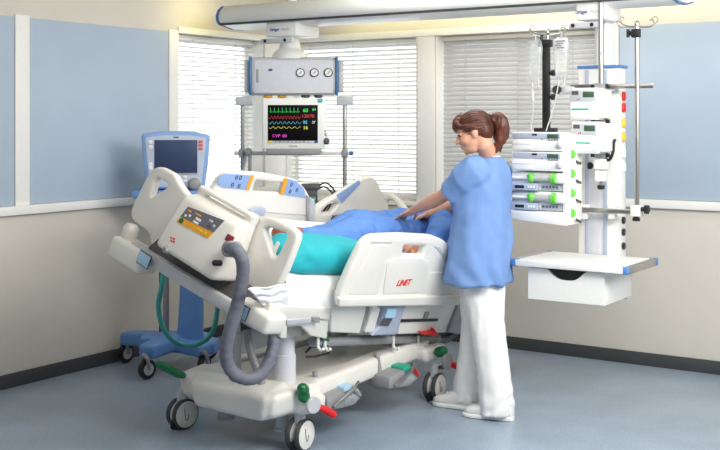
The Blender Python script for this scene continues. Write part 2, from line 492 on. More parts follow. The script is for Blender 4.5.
for x in (T0 + .02, T1 - .02):
    e = MB(MR); e.rings([[(x - .006, d, z) for d, z in prof(1.015)], [(x + .006, d, z) for d, z in prof(1.015)]]); e.build('end_trim', trimblue_m, beam)
g = MB(MR); g.box((T0 + .03, DB + .186, ZB + .006), (T1 - .03, DB + .2, ZB + .02), .002); g.build('groove', groove_m, beam)
for px in (384, 455):
    q = MB(MR); x = bx(px, DB + .2); q.disc((x, DB + .205, ZB + .045), (0, 1, .2), [(0, .012), (.004, .012), (.006, .008)]); q.build('screw_cap', trim_m, beam)
for i, x in enumerate((.9, 1.7, 2.5, 3.2)):   # hangers to the ceiling
    q = MB(MR); q.cyl((x, DB, ZB + .11), (x, DB, CEIL), .03); q.build('ceiling_hanger', dev_w, beam)
ul = MB(MR); ul.box((T0 + .15, DB - .225, ZB + .05), (T1 - .15, DB - .2, ZB + .085), .006)
uo = ul.build('wall_lamp_strip', mat('warm_lamp', rgb(255, 226, 150), .5, emit=.8), beam)

def trolley(px0, px1, pytop, d, par, texts=True):
    """carriage under the beam: housing, grip bar, lettering"""
    x0, x1 = bx(px0, d), bx(px1, d)
    zt, zb = ZB + .005, ZB - .085
    t = MB(MR); t.box((x0, DB - .1, zb), (x1, d, zt), .006); t.build('trolley', dev_w, par)
    h = MB(MR); h.box((x0 - .04, d - .03, zb - .045), (x1 - .03, d + .006, zb - .012), .004); h.build('brake_bar', lgrey_m, par)
    for f_ in (.14, .78):
        k = MB(MR); xx = x0 - .04 + (x1 - x0 + .01) * f_; k.disc((xx, d + .004, zb - .028), (0, 1, 0), [(0, .011), (.006, .011)]); k.build('brake_knob', black_m, par)
    xm = (x0 + x1) / 2
    Mt = tframe(MR @ V((xm - .05, d + .002, (zt + zb) / 2)), W, UP)
    text_mb('Dräger', .028, Mt, ext=.001).build('lettering', ink_m, par)
    Mt = tframe(MR @ V((xm + .035, d + .002, (zt + zb) / 2)), W, UP)
    text_mb('Ponta', .026, Mt, ext=.001).build('lettering', lgrey_m, par)

# ------------------------------------------------------------------ left service head with gauges and its rails
YS = 7.42
def P(px, py, Y=YS): return at(px, py, Y)
HX, HZ = V((1, 0, 0)), UP
sh = thing('service_head', 'hanging grey service head with three pressure gauges above the patient monitor', 'medical supply unit', P(293, 95))
trolley(266, 296, 22, DB + .16, sh)
neck = MB(); c = P(290, 58, YS + .12)
neck.disc((c.x, c.y, c.z), (0, 0, 1), [(-.01, .125), (.02, .12), (.05, .095), (.062, .075), (.13, .062), (.19, .062), (.205, .1), (ZB - c.z, .1)]); neck.build('swivel_neck', dev_w, sh)
lo, hi = P(249, 95), P(338, 57)
mb = MB(); mb.box((lo.x, YS, lo.z), (hi.x, YS + .26, hi.z), .035, 4); mb.build('head_body', lgrey_m, sh)
f = MB(); f.box((lo.x + .035, YS - .004, lo.z + .012), (hi.x - .035, YS + .01, hi.z - .02), .003); f.build('front_panel', alu_m, sh)
for px in (250, 336.5):
    a = P(px, 76); e = MB(); e.box((a.x - .009, YS - .007, lo.z + .0), (a.x + .009, YS + .265, hi.z + .002), .006); e.build('end_strip', trimblue_m, sh)
for px in (246.5, 340.5):
    a = P(px, 78); e = MB(); e.box((a.x - .018, YS + .02, lo.z + .02), (a.x + .018, YS + .24, hi.z - .02), .012); e.build('end_cap', lgrey_m, sh)
for px in (300.5, 314.5, 328.5):
    a = P(px, 72.7); b = MB(); b.disc((a.x, YS - .004, a.z), (0, -1, 0), [(0, .029), (.012, .029), (.014, .026), (.010, .023)]); bz = b.build('gauge', black_m, sh)
    d = MB(); d.disc((a.x, YS - .014, a.z), (0, -1, 0), [(0, .0235), (.003, .0235)]); d.build('dial', paper_m, bz)
    n_ = MB(); n_.cyl((a.x - .006, YS - .0185, a.z - .008), (a.x + .010, YS - .0185, a.z + .010), .0018, seg=6); n_.build('needle', black_m, bz)
a = P(257.5, 76); q = MB(); q.box((a.x - .008, YS - .008, a.z - .045), (a.x + .008, YS, a.z + .045), .003); q.build('scale_plate', grey_m, sh)
a = P(270.5, 70); q = MB(); q.box((a.x - .014, YS - .006, a.z - .007), (a.x + .014, YS, a.z + .007), .001); q.build('badge', ink_m, sh)
for px, m in ((267, orange_m), (281, orange_m), (305, dgrey_m), (318, dgrey_m)):
    a = P(px, 95); o = MB(); o.disc((a.x, YS + .08, a.z), (0, 0, -1), [(-.01, .03), (.012, .03), (.018, .022)]); o.build('gas_outlet', m, sh)
# brackets, poles and cross rail below
for px, pz in ((242, 0), (344, 0)):
    a = P(px, 101); e = MB(); e.box((a.x - .05, YS + .05, a.z - .028), (a.x + .062, YS + .15, a.z + .03), .008); e.build('corner_bracket', lgrey_m, sh)
for px in (241, 344.5):
    a, b = P(px, 100), P(px, 205); e = MB(); e.cyl((a.x, YS + .1, b.z), (a.x, YS + .1, a.z), .0155); e.build('hanging_pole', steel_m, sh)
a, b = P(233, 153.5), P(350, 153.5); e = MB(); e.box((a.x, YS + .055, a.z - .014), (b.x, YS + .078, a.z + .014), .003); e.build('cross_rail', alu_m, sh)
for px in (241, 344.5):
    a = P(px, 153.5); e = MB(); e.box((a.x - .022, YS + .045, a.z - .026), (a.x + .022, YS + .125, a.z + .026), .006); e.build('rail_clamp', grey_m, sh)
a = P(347, 153.5); e = MB(); e.disc((a.x + .016, YS + .06, a.z), (1, 0, 0), [(0, .014), (.02, .016), (.024, .01)]); e.build('clamp_knob', trimblue_m, sh)
for p0, p1, r in (((238, 186), (247, 153), .009), ((250, 175), (250, 152), .012)):
    e = MB(); e.tube([P(*p0, YS + .03), P(*p1, YS + .03)], r, 10, round_ends=True); e.build('clamp_lever', grey_m, sh)
e = MB(); e.ell(P(248, 152, YS + .03), (.028, .028, .028)); e.build('clamp_joint', grey_m, sh)

# patient monitor on the cross rail
YM = YS - .12
mo = thing('patient_monitor', 'white patient monitor with coloured vital sign traces on its black screen', 'medical monitor', P(293, 154))
lo, hi = P(262, 149.5, YM), P(325, 98, YM)
mb = MB(); mb.box((lo.x, YM, lo.z), (hi.x, YM + .09, hi.z), .012, 3); mb.build('casing', dev_w, mo)
bk = MB(); bk.box((lo.x + .05, YM + .08, lo.z + .05), (hi.x - .05, YM + .17, hi.z - .05), .015); bk.build('rear_housing', grey_m, mo)
b0, b1 = P(266, 154, YM), P(321, 149, YM)
e = MB(); e.box((b0.x, YM + .005, b0.z - .006), (b1.x, YM + .16, b1.z + .004), .008); e.build('base_tray', grey_m, mo)
s0, s1 = P(267.8, 141, YM), P(317.8, 105, YM)
e = MB(); e.box((s0.x, YM - .004, s0.z), (s1.x, YM + .004, s1.z), .002); e.build('screen', mon_m, mo)
def trace(pts, m, r=.0016):
    k = MB(); k.tube([P(x, y, YM - .0055) for x, y in pts], r, 5); k.build('trace', m, mo)
def num(s, px, py, sz, m):
    a = P(px, py, YM - .0055); text_mb(s, sz, tframe(a, HX, HZ), ext=.0006).build('reading', m, mo)
pts = []
for i in range(8):
    x = 269.5 + i * 3.9; pts += [(x, 112), (x + .7, 112), (x + 1.0, 107.5), (x + 1.4, 112.8), (x + 2.2, 111.4), (x + 3, 112)]
trace(pts, ml_g, .001)
trace([(269 + i * .6, 117.5 + 1.6 * math.sin(i * 1.15)) for i in range(54)], ml_r, .001)
trace([(269 + i * .6, 122.8 + 1.2 * math.sin(i * .9)) for i in range(54)], ml_c, .001)
trace([(269 + i * .6, 127.6 + .9 * math.sin(i * .7)) for i in range(54)], ml_y, .001)
num('60', 305.5, 110.5, .034, ml_g); num('64', 314, 109.5, .026, ml_g); num('120/70', 308, 116.3, .030, ml_r); num('95', 305.2, 122.5, .030, ml_c)
num('37', 313.6, 122.4, .024, ml_w); num('16', 305.4, 127.8, .032, ml_y); num('CVP  00', 279.5, 136, .028, ml_p)
a0, a1 = P(268, 142.8, YM), P(318, 140.8, YM)
e = MB(); e.box((a0.x, YM - .006, a0.z), (a1.x, YM - .003, a1.z), .0006); e.build('soft_key_bar', lgrey_m, mo)
for x0, x1, m in ((268.2, 272, yellow_m), (314.5, 318, ink_m)):
    a0, a1 = P(x0, 143, YM), P(x1, 140.6, YM); e = MB(); e.box((a0.x, YM - .008, a0.z), (a1.x, YM - .005, a1.z), .0006); e.build('soft_key', m, mo)
for i in range(9):
    a = P(276 + i * 4, 141.8, YM); e = MB(); e.box((a.x - .006, YM - .0075, a.z - .003), (a.x + .006, YM - .005, a.z + .003), .0006); e.build('soft_key', dgrey_m if i % 2 else grey_m, mo)
a0, a1 = P(317.5, 102.6, YM), P(322.6, 98.6, YM); e = MB(); e.box((a0.x, YM - .004, a0.z), (a1.x, YM + .002, a1.z), .002); e.build('corner_tab', mat('teal_tab', rgb(80, 170, 178), .4), mo)
pl = [P(321, 143.5, YM), P(329, 145.5, YM), P(330, 140, YM), P(325, 129, YM), P(321.5, 128, YM)]
mb = MB(); mb.rings([[V((p.x, YM + .01, p.z)) for p in pl], [V((p.x, YM + .07, p.z)) for p in pl]]); mb.build('side_panel', dev_w, mo)
a = P(326.2, 141.3, YM); e = MB(); e.disc((a.x, YM + .01, a.z), (0, -1, 0), [(0, .022), (.008, .022), (.01, .016), (.022, .015), (.024, .011)]); e.build('dial_knob', dgrey_m, mo)
for x, y in ((324.5, 131), (325.5, 134.5)):
    a = P(x, y, YM); e = MB(); e.box((a.x - .007, YM + .004, a.z - .008), (a.x + .007, YM + .012, a.z + .008), .002); e.build('button', grey_m, mo)
a = P(293, 146, YM); q = MB(); q.box((a.x - .028, YM - .002, a.z - .0035), (a.x + .028, YM + .002, a.z + .0035), .001); q.build('badge', grey_m, mo)
# ------------------------------------------------------------------ ventilator on its blue trolley
YV = 7.05
vt = thing('ventilator', 'light blue ventilator with dark screen on a blue wheeled trolley by the left wall', 'ventilator', (-1.22, 7.05, 0))
FV = V((.10, -1, 0)).normalized(); RV = V((1, .10, 0)).normalized()
a = at(174, 161, YV); MV = frame(a, RV, FV, UP)      # x along the face, y out of the screen (towards the room)
def vq(px, py, off=0): p = onp(MV, 1, off, px, py); return p[0], p[2]
out = fillet([vq(*p) for p in ((141, 134), (162, 131), (190, 131), (210, 135), (208, 163), (204.5, 189), (147, 189), (143, 160))], .02)
MVp = MV @ frame(V((0, -.03, 0)), V((1, 0, 0)), V((0, 0, 1)), V((0, -1, 0)))
plate('screen_housing', [out], MVp, .07, .014, vblue_m, vt)
inn = fillet([vq(*p) for p in ((145, 137.5), (162, 135.5), (190, 135.5), (206, 138), (204, 163), (201, 187), (150, 187), (147, 160))], .012)
plate('face_panel', [inn], MVp @ Matrix.Translation((0, 0, -.035)), .012, .003, vface_m, vt)
def vbox(name, p0, p1, y0, y1, m, bev=.002):
    x0, z0 = vq(*p0); x1, z1 = vq(*p1); b = MB(MV); b.box((min(x0, x1), y0, min(z0, z1)), (max(x0, x1), y1, max(z0, z1)), bev); return b.build(name, m, vt)
vbox('screen', (154.5, 140), (197.5, 173), .008, .0145, screen_m)
vbox('bezel_strip', (154.5, 173), (197.5, 174.2), .009, .016, grey_m, .001)
for y in (141.5, 145, 148.6): vbox('alarm_button', (198.6, y - 1.4), (203, y + 1.4), .008, .016, mat('alarm_%d' % y, rgb(226, 110, 112), .4), .003)
for y in (142, 147, 164, 168): vbox('side_button', (148.5, y - 1.8), (152.6, y + 1.8), .008, .015, paper_m, .002)
for y in (177, 180.5): vbox('key', (183, y - 1.4), (187, y + 1.4), .008, .016, paper_m, .002)
x, z = vq(194.5, 184); k = MB(MV); k.disc((x, .01, z), (0, 1, 0), [(0, .041), (.012, .041), (.016, .034), (.034, .031), (.038, .024)]); k.build('rotary_knob', grey_m, vt)
vbox('badge', (173.5, 136.6), (179, 137.9), .006, .0115, dark_ink, .001)
mb = MB(MV); mb.box((-.17, -.30, -.20), (.17, -.06, .13), .03, 3); mb.build('rear_unit', vblue_m, vt)
x0, z0 = vq(133, 195); x1, z1 = vq(206, 190)
mb = MB(MV); mb.box((x0, -.26, z0 - .02), (x1, .06, z1), .012); mb.build('tray', vdeep_m, vt)
mb = MB(MV); mb.box((-.15, -.24, -.40), (.17, -.02, -.24), .02); mb.build('lower_housing', vface_m, vt)
# trolley: column, H-shaped base, four castors
def fl_at(px, py): return hit(px, py, V((0, 0, 0)), UP)
ca = [fl_at(147, 379), fl_at(126, 362.5), fl_at(208, 359.5), V((-.98, 6.98, 0))]
ctr = (ca[0] + ca[1] + ca[2] + ca[3]) / 4
base_c = at(190, 346, 7.12)
cx = base_c.x
cl = MB(); cl.loft([((cx, 7.12, .14), (.085, 0, 0), (0, .06, 0)), ((cx + .01, 7.12, .45), (.075, 0, 0), (0, .055, 0)), ((cx + .02, 7.12, .95), (.07, 0, 0), (0, .055, 0))], 28, None, 4); cl.build('column', vdeep_m, vt)
q = MB(); b_ = at(166, 340, 7.2); q.cyl((b_.x, 7.2, .2), (b_.x, 7.2, .95), .02); q.build('rear_pole', grey_m, vt)
q = MB(); b_ = at(160, 340, 7.2); q.cyl((b_.x, 7.2, .2), (b_.x, 7.2, .95), .006, seg=8); q.build('power_cord', lash_m, vt)
bm_ = MB()
def legbeam(p, q_, w, h0, h1):
    d = (q_ - p).normalized(); s_ = V((-d.y, d.x, 0)) * w
    P8 = [p - s_, q_ - s_ * .7, q_ + s_ * .7, p + s_]
    bm_.hexa([V((v.x, v.y, h0 if i in (0, 3) else h0 - .02)) for i, v in enumerate(P8)] + [V((v.x, v.y, h1 if i in (0, 3) else h1 - .03)) for i, v in enumerate(P8)], .012)
cc = V((cx - .10, 7.14, 0))
for p in (ca[0], ca[1]): legbeam(cc, p + V((-.01, .01, 0)), .085, .14, .235)
for p in (ca[2], ca[3]): legbeam(cc, p, .08, .13, .215)
legbeam(V((cx - .30, 7.16, 0)), V((cx + .18, 7.1, 0)), .11, .13, .225)
organic('base', bm_, vdeep_m, vt, .012, 3)
for i, p in enumerate(ca):
    ax = (V((.75, -.66, 0)), V((.8, -.6, 0)), V((.5, -.86, 0)), V((.9, -.4, 0)))[i].normalized()
    c = V((p.x, p.y, .062)); wh = MB(); wh.disc(c - ax * .018, ax, [(0, .05), (.004, .06), (.018, .062), (.032, .06), (.036, .05)]); wo = wh.build('castor', black_m, vt)
    h = MB(); h.disc(c + ax * .0175, ax, [(0, .038), (.003, .036)]); h.disc(c - ax * .0205, ax, [(0, .036), (.003, .038)]); h.build('hub', lgrey_m, wo)
    k = MB(); up_ = V((p.x, p.y, .15)) - V((ax.y, -ax.x, 0)) * -.02
    for s_ in (-1, 1): k.tube([c + ax * .026 * s_, c + ax * .026 * s_ + (up_ - c) * .75, up_], [.010, .013, .016], 8)
    k.build('fork', grey_m, wo)
# teal breathing hose looping below the bed
th = sm_curve([at(*p) for p in ((164, 268, 6.35), (162, 285, 6.35), (158.5, 305, 6.4), (162, 325, 6.42), (170, 338, 6.45), (182, 345, 6.5), (196, 345, 6.5), (208, 338, 6.5), (215, 325, 6.5), (218, 305, 6.5), (221, 285, 6.45))], 6)
mb = MB(); rr = [.0145 + (.0012 if i % 2 else 0) for i in range(len(th))]; mb.tube(th, rr, 12)
tag(mb.build('breathing_hose', tealhose_m, loc=th[len(th) // 2]), 'teal corrugated breathing hose looping below the bed end in front of the trolley', 'hose')

# ------------------------------------------------------------------ right-hand equipment column
def rq(px, py, d): p = onp(MR, 1, d, px, py); return p[0], p[2]
def rb(name, par, px0, py0, px1, py1, d0, d1, m, bev=.003, seg=2):
    """box in the wall's frame whose front face (at d1) spans the given outline"""
    x0, z1 = rq(px0, py0, d1); x1, _ = rq(px1, py0, d1); _, z0 = rq((px0 + px1) / 2, py1, d1); _, z1 = rq((px0 + px1) / 2, py0, d1)
    b = MB(MR); b.box((x0, d0, z0), (x1, d1, z1), bev, seg); return b.build(name, m, par)
DC = 1.13
xc, zc = rq(600, 300, DC)
col = thing('supply_tower', 'tall white supply column with steel rails hanging from the beam at the right', 'medical supply column', MR @ V((xc, DC - .06, .62)))
rb('column_body', col, 578, 68, 619, 258, DC - .11, DC, dev_w, .008)
rb('column_cap', col, 577, 65.2, 620, 68.2, DC - .118, DC + .008, cornerblue_m, .003)
for a, b in ((585, 588.5), (603, 607)): rb('seam_strip', col, a, 70, b, 256, DC, DC + .006, lilac_m, .001)
rb('recess_panel', col, 588.5, 160, 603, 256, DC - .001, DC + .003, alu_m, .001)
x0, _ = rq(593, 30, DC - .02); x1, _ = rq(607, 30, DC - .02); _, zt = rq(600, 66, DC)
q = MB(MR); q.box((x0, DC - .17, zt - .02), (x1, DC - .03, ZB - .08), .02, 3); q.build('suspension_arm', dev_w, col)
trolley(576, 604, 22, DB + .16, col)
xr = onp(MR, 1, DC, 619, 120)[0]
def side_bits(ys, m, r=.022):
    for y in ys:
        z = rq(619, y, DC)[1]; b = MB(MR); b.box((xr - .004, DC - .085, z - .026), (xr + .014, DC - .04, z + .026), .012, 3); b.build('wall_outlet', m, col)
side_bits((96, 107.5), red_m); side_bits((123, 137), yellow_m); side_bits((154, 168), paper_m)
for y in (221, 233, 247):
    z = rq(619, y, DC)[1]; b = MB(MR); b.disc((xr, DC - .06, z), (1, 0, 0), [(0, .02), (.01, .02), (.012, .014)]); b.build('socket', black_m, col)
def rail(px0, px1, py, d, par):
    x0, z = rq(px0, py, d); x1, _ = rq(px1, py, d)
    b = MB(MR); b.box((x0, d - .008, z - .0135), (x1, d, z + .0135), .002); b.build('steel_rail', steel_m, par)
    return z
rail(570, 653, 87, DC + .07, col); rail(569, 640, 209, DC + .07, col)
for px in (583, 611): rb('rail_bracket', col, px - 3.2, 205, px + 3.2, 219, DC, DC + .06, dev_w, .004)
for px in (585, 611): rb('rail_bracket', col, px - 3, 84, px + 3, 91, DC, DC + .062, lgrey_m, .003)

# shelf with a drawer under the column
xs0, zs = rq(513, 262.6, 1.604); xs1, _ = rq(625, 271.5, 1.604)
shf = thing('drawer_shelf', 'white shelf with grey edge bars and one drawer under the column', 'shelf', MR @ V(((xs0 + xs1) / 2, 1.37, zs - .2)))
D0, D1 = 1.14, 1.604
zt_, zb_ = zs + .018, zs - .016
b = MB(MR); b.box((xs0 + .012, D0, zb_), (xs1 - .012, D1, zt_), .004); b.build('shelf_top', dev_w, shf)
for x in (xs0, xs1):
    b = MB(MR); b.box((x - .014, D0 - .01, zb_ - .003), (x + .014, D1 - .03, zt_ + .003), .004); b.build('edge_bar', steel_m, shf)
    for d in (D1 - .022, D0 + .012):
        b = MB(MR); b.box((x - .03 if x > xs0 + .1 else x - .017, d - .014, zb_ - .003), (x + .016 if x > xs0 + .1 else x + .03, d + .02, zt_ + .003), .008, 3); b.build('corner_cap', cornerblue_m, shf)
xd0, _ = rq(527.5, 300, 1.57); xd1, _ = rq(604, 300, 1.57); zd = rq(560, 302, 1.57)[1]
hh = zb_
def drawer_body(a, b_, c, d, e, f_): q = MB(MR); q.box((a, c, e), (b_, d, f_), .004); return q
drawer_body(xd0, xd1, D0 + .02, 1.545, zd, hh - .004).build('cabinet', dev_w, shf)
Mf = MR @ frame(V((xd0, 1.556, zd)), V((1, 0, 0)), V((0, 0, 1)), V((0, -1, 0)))
wd, hd = xd1 - xd0, hh - .008 - zd
o_ = [(0, 0), (wd, 0), (wd, hd), (wd * .76, hd), (wd * .68, hd - .035), (wd * .60, hd - .055), (wd * .42, hd - .055), (wd * .34, hd - .035), (wd * .26, hd), (0, hd)]
df = plate('drawer_front', [fillet(o_, [.004, .004, .004, .02, .02, .03, .03, .02, .02, .004])], Mf, .02, .003, dev_w, shf)
q = MB(MR); q.box((xd0 + wd * .26, 1.5455, zd + hd - .06), (xd0 + wd * .76, 1.547, zd + hd - .001)); q.build('drawer_opening_dark', black_m, shf)  # black sheet stands in for the shade inside the drawer
for x in (xd0 + .03, xd1 - .03):
    q = MB(MR); q.cyl((x, D0 + .06, zd - .012), (x, D0 + .06, zd + .002), .014); q.build('foot_stud', cornerblue_m, shf)

# ------------------------------------------------------------------ drip poles
def pole(name, label, px, d, py0, py1, r, m, crown=True, ncr=4, tone=steel_m, clampat=()):
    x, z0 = rq(px, py1, d); _, z1 = rq(px, py0, d)
    t = thing(name, label, 'drip pole', MR @ V((x, d, z0)))
    b = MB(MR); b.cyl((x, d, z0), (x, d, z1), r, seg=16); b.build('pole', m, t)
    if crown:
        for k in range(ncr):
            an = 2 * PI * k / ncr + .35; dx, dy = math.cos(an), math.sin(an)
            c = sm_curve([(x, d, z1 - .012), (x + dx * .05, d + dy * .05, z1 - .016), (x + dx * .11, d + dy * .11, z1 - .010), (x + dx * .14, d + dy * .14, z1 + .012), (x + dx * .125, d + dy * .125, z1 + .032), (x + dx * .105, d + dy * .105, z1 + .024)], 5)
            b = MB(MR); b.tube(c, .0030, 8); b.build('hook', tone, t)
        b = MB(MR); b.ell((x, d, z1), (.014, .014, .02)); b.build('pole_cap', tone, t)
    return t, x, d
t, x, d = pole('drip_pole', 'steel drip pole with empty hooks beside the blue panel', 637, DC + .10, 24, 216, .0125, steel_m)
_, z = rq(637, 33, d)
b = MB(MR); b.box((x - .028, d - .02, z - .025), (x + .018, d + .02, z + .022), .006); b.build('height_clamp', black_m, t)
b = MB(MR); b.cyl((x - .028, d, z), (x - .052, d, z), .013); b.cyl((x - .05, d, z - .022), (x - .05, d, z + .022), .009, seg=10); b.build('clamp_knob', black_m, t)
_, z = rq(637, 210, d)
b = MB(MR); b.box((x - .032, d - .035, z - .035), (x + .024, d + .022, z + .028), .008); b.build('rail_clamp', dev_w, t)
b = MB(MR); b.disc((x + .03, d + .0, z + .005), (1, 0, 0), [(-.01, .012), (.012, .012), (.014, .024), (.034, .024), (.038, .016)]); b.build('clamp_knob', black_m, t)
b = MB(MR); b.disc((x - .004, d + .0, z - .035), (0, 0, -1), [(0, .012), (.012, .022), (.024, .02)]); b.build('release_knob', black_m, t)
# bare pole in front of the column, carrying two pumps
DPP = DC + .13
t, x, d = pole('pump_pole', 'plain thick steel pole in front of the white column, holding two stacked pumps', 601, DPP, -12, 190, .0145, steel_m, False)
for py in (86, 121, 155):
    _, z = rq(601, py, d); b = MB(MR); b.box((x - .03, d - .03, z - .016), (x + .03, d + .024, z + .016), .004); b.build('pole_clamp', grey_m, t)
    b = MB(MR); b.box((x - .055, d - .01, z - .012), (x - .03, d + .015, z + .008), .003); b.build('clamp_jaw', black_m, t); b = MB(MR); b.box((x + .03, d - .01, z - .012), (x + .05, d + .015, z + .01), .003); b.build('clamp_jaw', black_m, t)
for py, w_ in ((164, .034), (176, .026)):
    _, z = rq(601, py, d); b = MB(MR); b.box((x - w_, d - .03, z - .03), (x + w_, d + .03, z + .03), .008, 3); b.build('clamp_body', dev_w, t)
_, z = rq(601, 166, d); b = MB(MR); b.disc((x - .032, d, z), (-1, 0, 0), [(0, .011), (.022, .011), (.024, .02), (.04, .02)]); b.build('clamp_knob', black_m, t)
_, z = rq(601, 186, d); b = MB(MR); b.disc((x, d, z + .005), (0, 0, -1), [(0, .02), (.02, .02), (.024, .012)]); b.build('bottom_knob', black_m, t)
c = sm_curve([MR @ V((rq(*p)[0], p[2], rq(*p)[1])) for p in ((602, 157, DPP - .02), (609, 160, DPP), (613, 152, DPP), (613.5, 143, DPP - .04), (615, 140, DPP - .08))], 6)
b = MB(); b.tube(c, .0085, 8); b.build('power_lead', black_m, t)

def pump(px0, py0, px1, py1, d1, label, M=MR):
    x0, z1 = rq(px0, py0, d1); x1, _ = rq(px1, py0, d1); z0 = rq(px0, py1, d1)[1]; w_, h_ = x1 - x0, z1 - z0
    t = thing('infusion_pump', label, 'infusion pump', MR @ V(((x0 + x1) / 2, d1 - .08, z0)), 'infusion pumps on the poles')
    b = MB(MR); b.box((x0, d1 - .15, z0), (x1, d1, z1), .010, 3); b.build('casing', dev_w, t)
    return t, x0, x1, z0, z1
def onface(t, name, x0, x1, z0, z1, d, m, bev=.0015, th=.005):
    b = MB(MR); b.box((x0, d - .002, z0), (x1, d + th, z1), bev); return b.build(name, m, t)
# two pumps on the bare pole
for (py0, py1, lb) in ((88, 120, 'white infusion pump with green stripe, upper of the two on the bare pole'), (121.5, 153.5, 'white infusion pump with green stripe, lower of the two on the bare pole')):
    dd = DPP + .13
    t, x0, x1, z0, z1 = pump(569.5 if py0 < 100 else 571, py0, 597 if py0 < 100 else 598, py1, dd, lb); w_, h_ = x1 - x0, z1 - z0
    onface(t, 'display_panel', x0 + .012, x1 - .008, z0 + h_ * .58, z1 - .012, dd, lgrey_m)
    onface(t, 'lcd', x0 + w_ * .5, x1 - w_ * .1, z0 + h_ * .70, z1 - h_ * .12, dd + .005, lcd_m, .001, .002)
    onface(t, 'key_window', x0 + w_ * .1, x0 + w_ * .34, z0 + h_ * .78, z1 - h_ * .1, dd + .005, dgrey_m, .001, .002)
    for k in range(2): onface(t, 'key', x0 + w_ * (.28 + .07 * k), x0 + w_ * (.32 + .07 * k), z0 + h_ * .62, z0 + h_ * .66, dd + .005, red_m if k == 0 else dgrey_m, .0005, .002)
    onface(t, 'door', x0 + .006, x1 - .006, z0 + .012, z0 + h_ * .52, dd, dev_w, .003, .006)
    onface(t, 'green_stripe', x0 + w_ * .1, x0 + w_ * .72, z0 + h_ * .31, z0 + h_ * .36, dd + .006, teal_l, .0006, .002)
    rx = MB(MR); rx.box((x1 - .006, dd - .13, z0 + .01), (x1 + .035, dd - .02, z1 - .01), .01); rx.build('side_clamp', dev_w, t)

# ------------------------------------------------------------------ pump rack on the black drip stand
DR = 1.40
t, x, d = pole('drip_stand', 'black drip stand rising above the pump rack with two fluid bags', 547.5, DR - .02, 32, 131, .008, steel_m, True, 4)
_, z0 = rq(546, 131, d); _, z1 = rq(546, 44, d)
b = MB(MR); b.box((x - .026, d - .016, z0), (x + .012, d + .016, z1), .004); b.build('stand_tube', black_m, t)
_, z = rq(547, 43, d); b = MB(MR); b.box((x - .05, d - .022, z - .022), (x + .024, d + .022, z + .018), .005); b.cyl((x - .035, d, z), (x - .035, d, z + .05), .009, seg=10); b.build('height_clamp', black_m, t)
for py in (73, 97):
    _, z = rq(550, py, d); b = MB(MR); b.disc((x + .012, d, z), (1, 0, 0), [(0, .01), (.012, .01), (.014, .017), (.03, .017)]); b.build('side_knob', black_m, t)
_, z = rq(547, 130, d); b = MB(MR); b.box((x - .07, d - .03, z - .02), (x + .05, d + .03, z + .012), .005); b.build('stand_foot', black_m, t)
_, z = rq(556, 90, d)
b = MB(MR); b.cyl((x + .02, d, z), (x + .15, d - .02, z), .012); b.box((x + .085, d - .035, z - .018), (x + .15, d + .01, z + .018), .005); b.build('cross_arm', lgrey_m, t)
b = MB(MR); b.disc((x + .06, d + .0, z), (.3, 1, 0), [(-.02, .012), (.02, .012), (.022, .024), (.042, .024)]); b.build('arm_knob', black_m, t)

def rackbox(name, label, cat, py0, py1, px0=511.5, px1=562, d1=DR + .1, grp=None):
    x0, z1 = rq(px0, py0, d1); x1, _ = rq(px1, py0, d1); z0 = rq(px0, py1, d1)[1]
    t = thing(name, label, cat, MR @ V(((x0 + x1) / 2, d1 - .08, z0)), grp)
    b = MB(MR); b.box((x0, d1 - .16, z0), (x1, d1, z1), .006, 2); b.build('casing', dev_w, t)
    return t, x0, x1, z0, z1, d1
for py0, py1, lb in ((132, 150.6, 'wide white rack pump with small green display, topmost in the rack'), (151.4, 170.2, 'wide white rack pump with small green display, second from the top of the rack')):
    t, x0, x1, z0, z1, dd = rackbox('rack_pump', lb, 'infusion pump', py0, py1, grp='pumps in the rack'); w_, h_ = x1 - x0, z1 - z0
    onface(t, 'display_strip', x0 + .01, x1 - .008, z0 + h_ * .66, z1 - h_ * .05, dd, lilac_m, .001, .006)
    onface(t, 'lcd', x1 - w_ * .28, x1 - w_ * .06, z0 + h_ * .68, z1 - h_ * .1, dd + .006, lcd_m, .0006, .002)
    onface(t, 'key_window', x0 + w_ * .42, x0 + w_ * .52, z0 + h_ * .82, z1 - h_ * .08, dd + .006, black_m, .0006, .002)
    for k in range(4): onface(t, 'key', x1 - w_ * (.27 - .055 * k), x1 - w_ * (.235 - .055 * k), z0 + h_ * .56, z0 + h_ * .62, dd, dgrey_m, .0005, .003)
    onface(t, 'key', x0 + w_ * .6, x0 + w_ * .63, z0 + h_ * .62, z0 + h_ * .67, dd, red_m, .0005, .003)
    onface(t, 'door', x0 + .008, x0 + w_ * .42, z0 + .008, z0 + h_ * .62, dd, dev_w, .003, .005)
    onface(t, 'door_line', x0 + w_ * .04, x0 + w_ * .38, z0 + h_ * .34, z0 + h_ * .38, dd + .005, lgrey_m, .0006, .002)
    b = MB(MR); b.ell((x1 - .012, dd, z0 + h_ * .32), (.02, .02, .02)); b.build('side_button', lgrey_m, t)
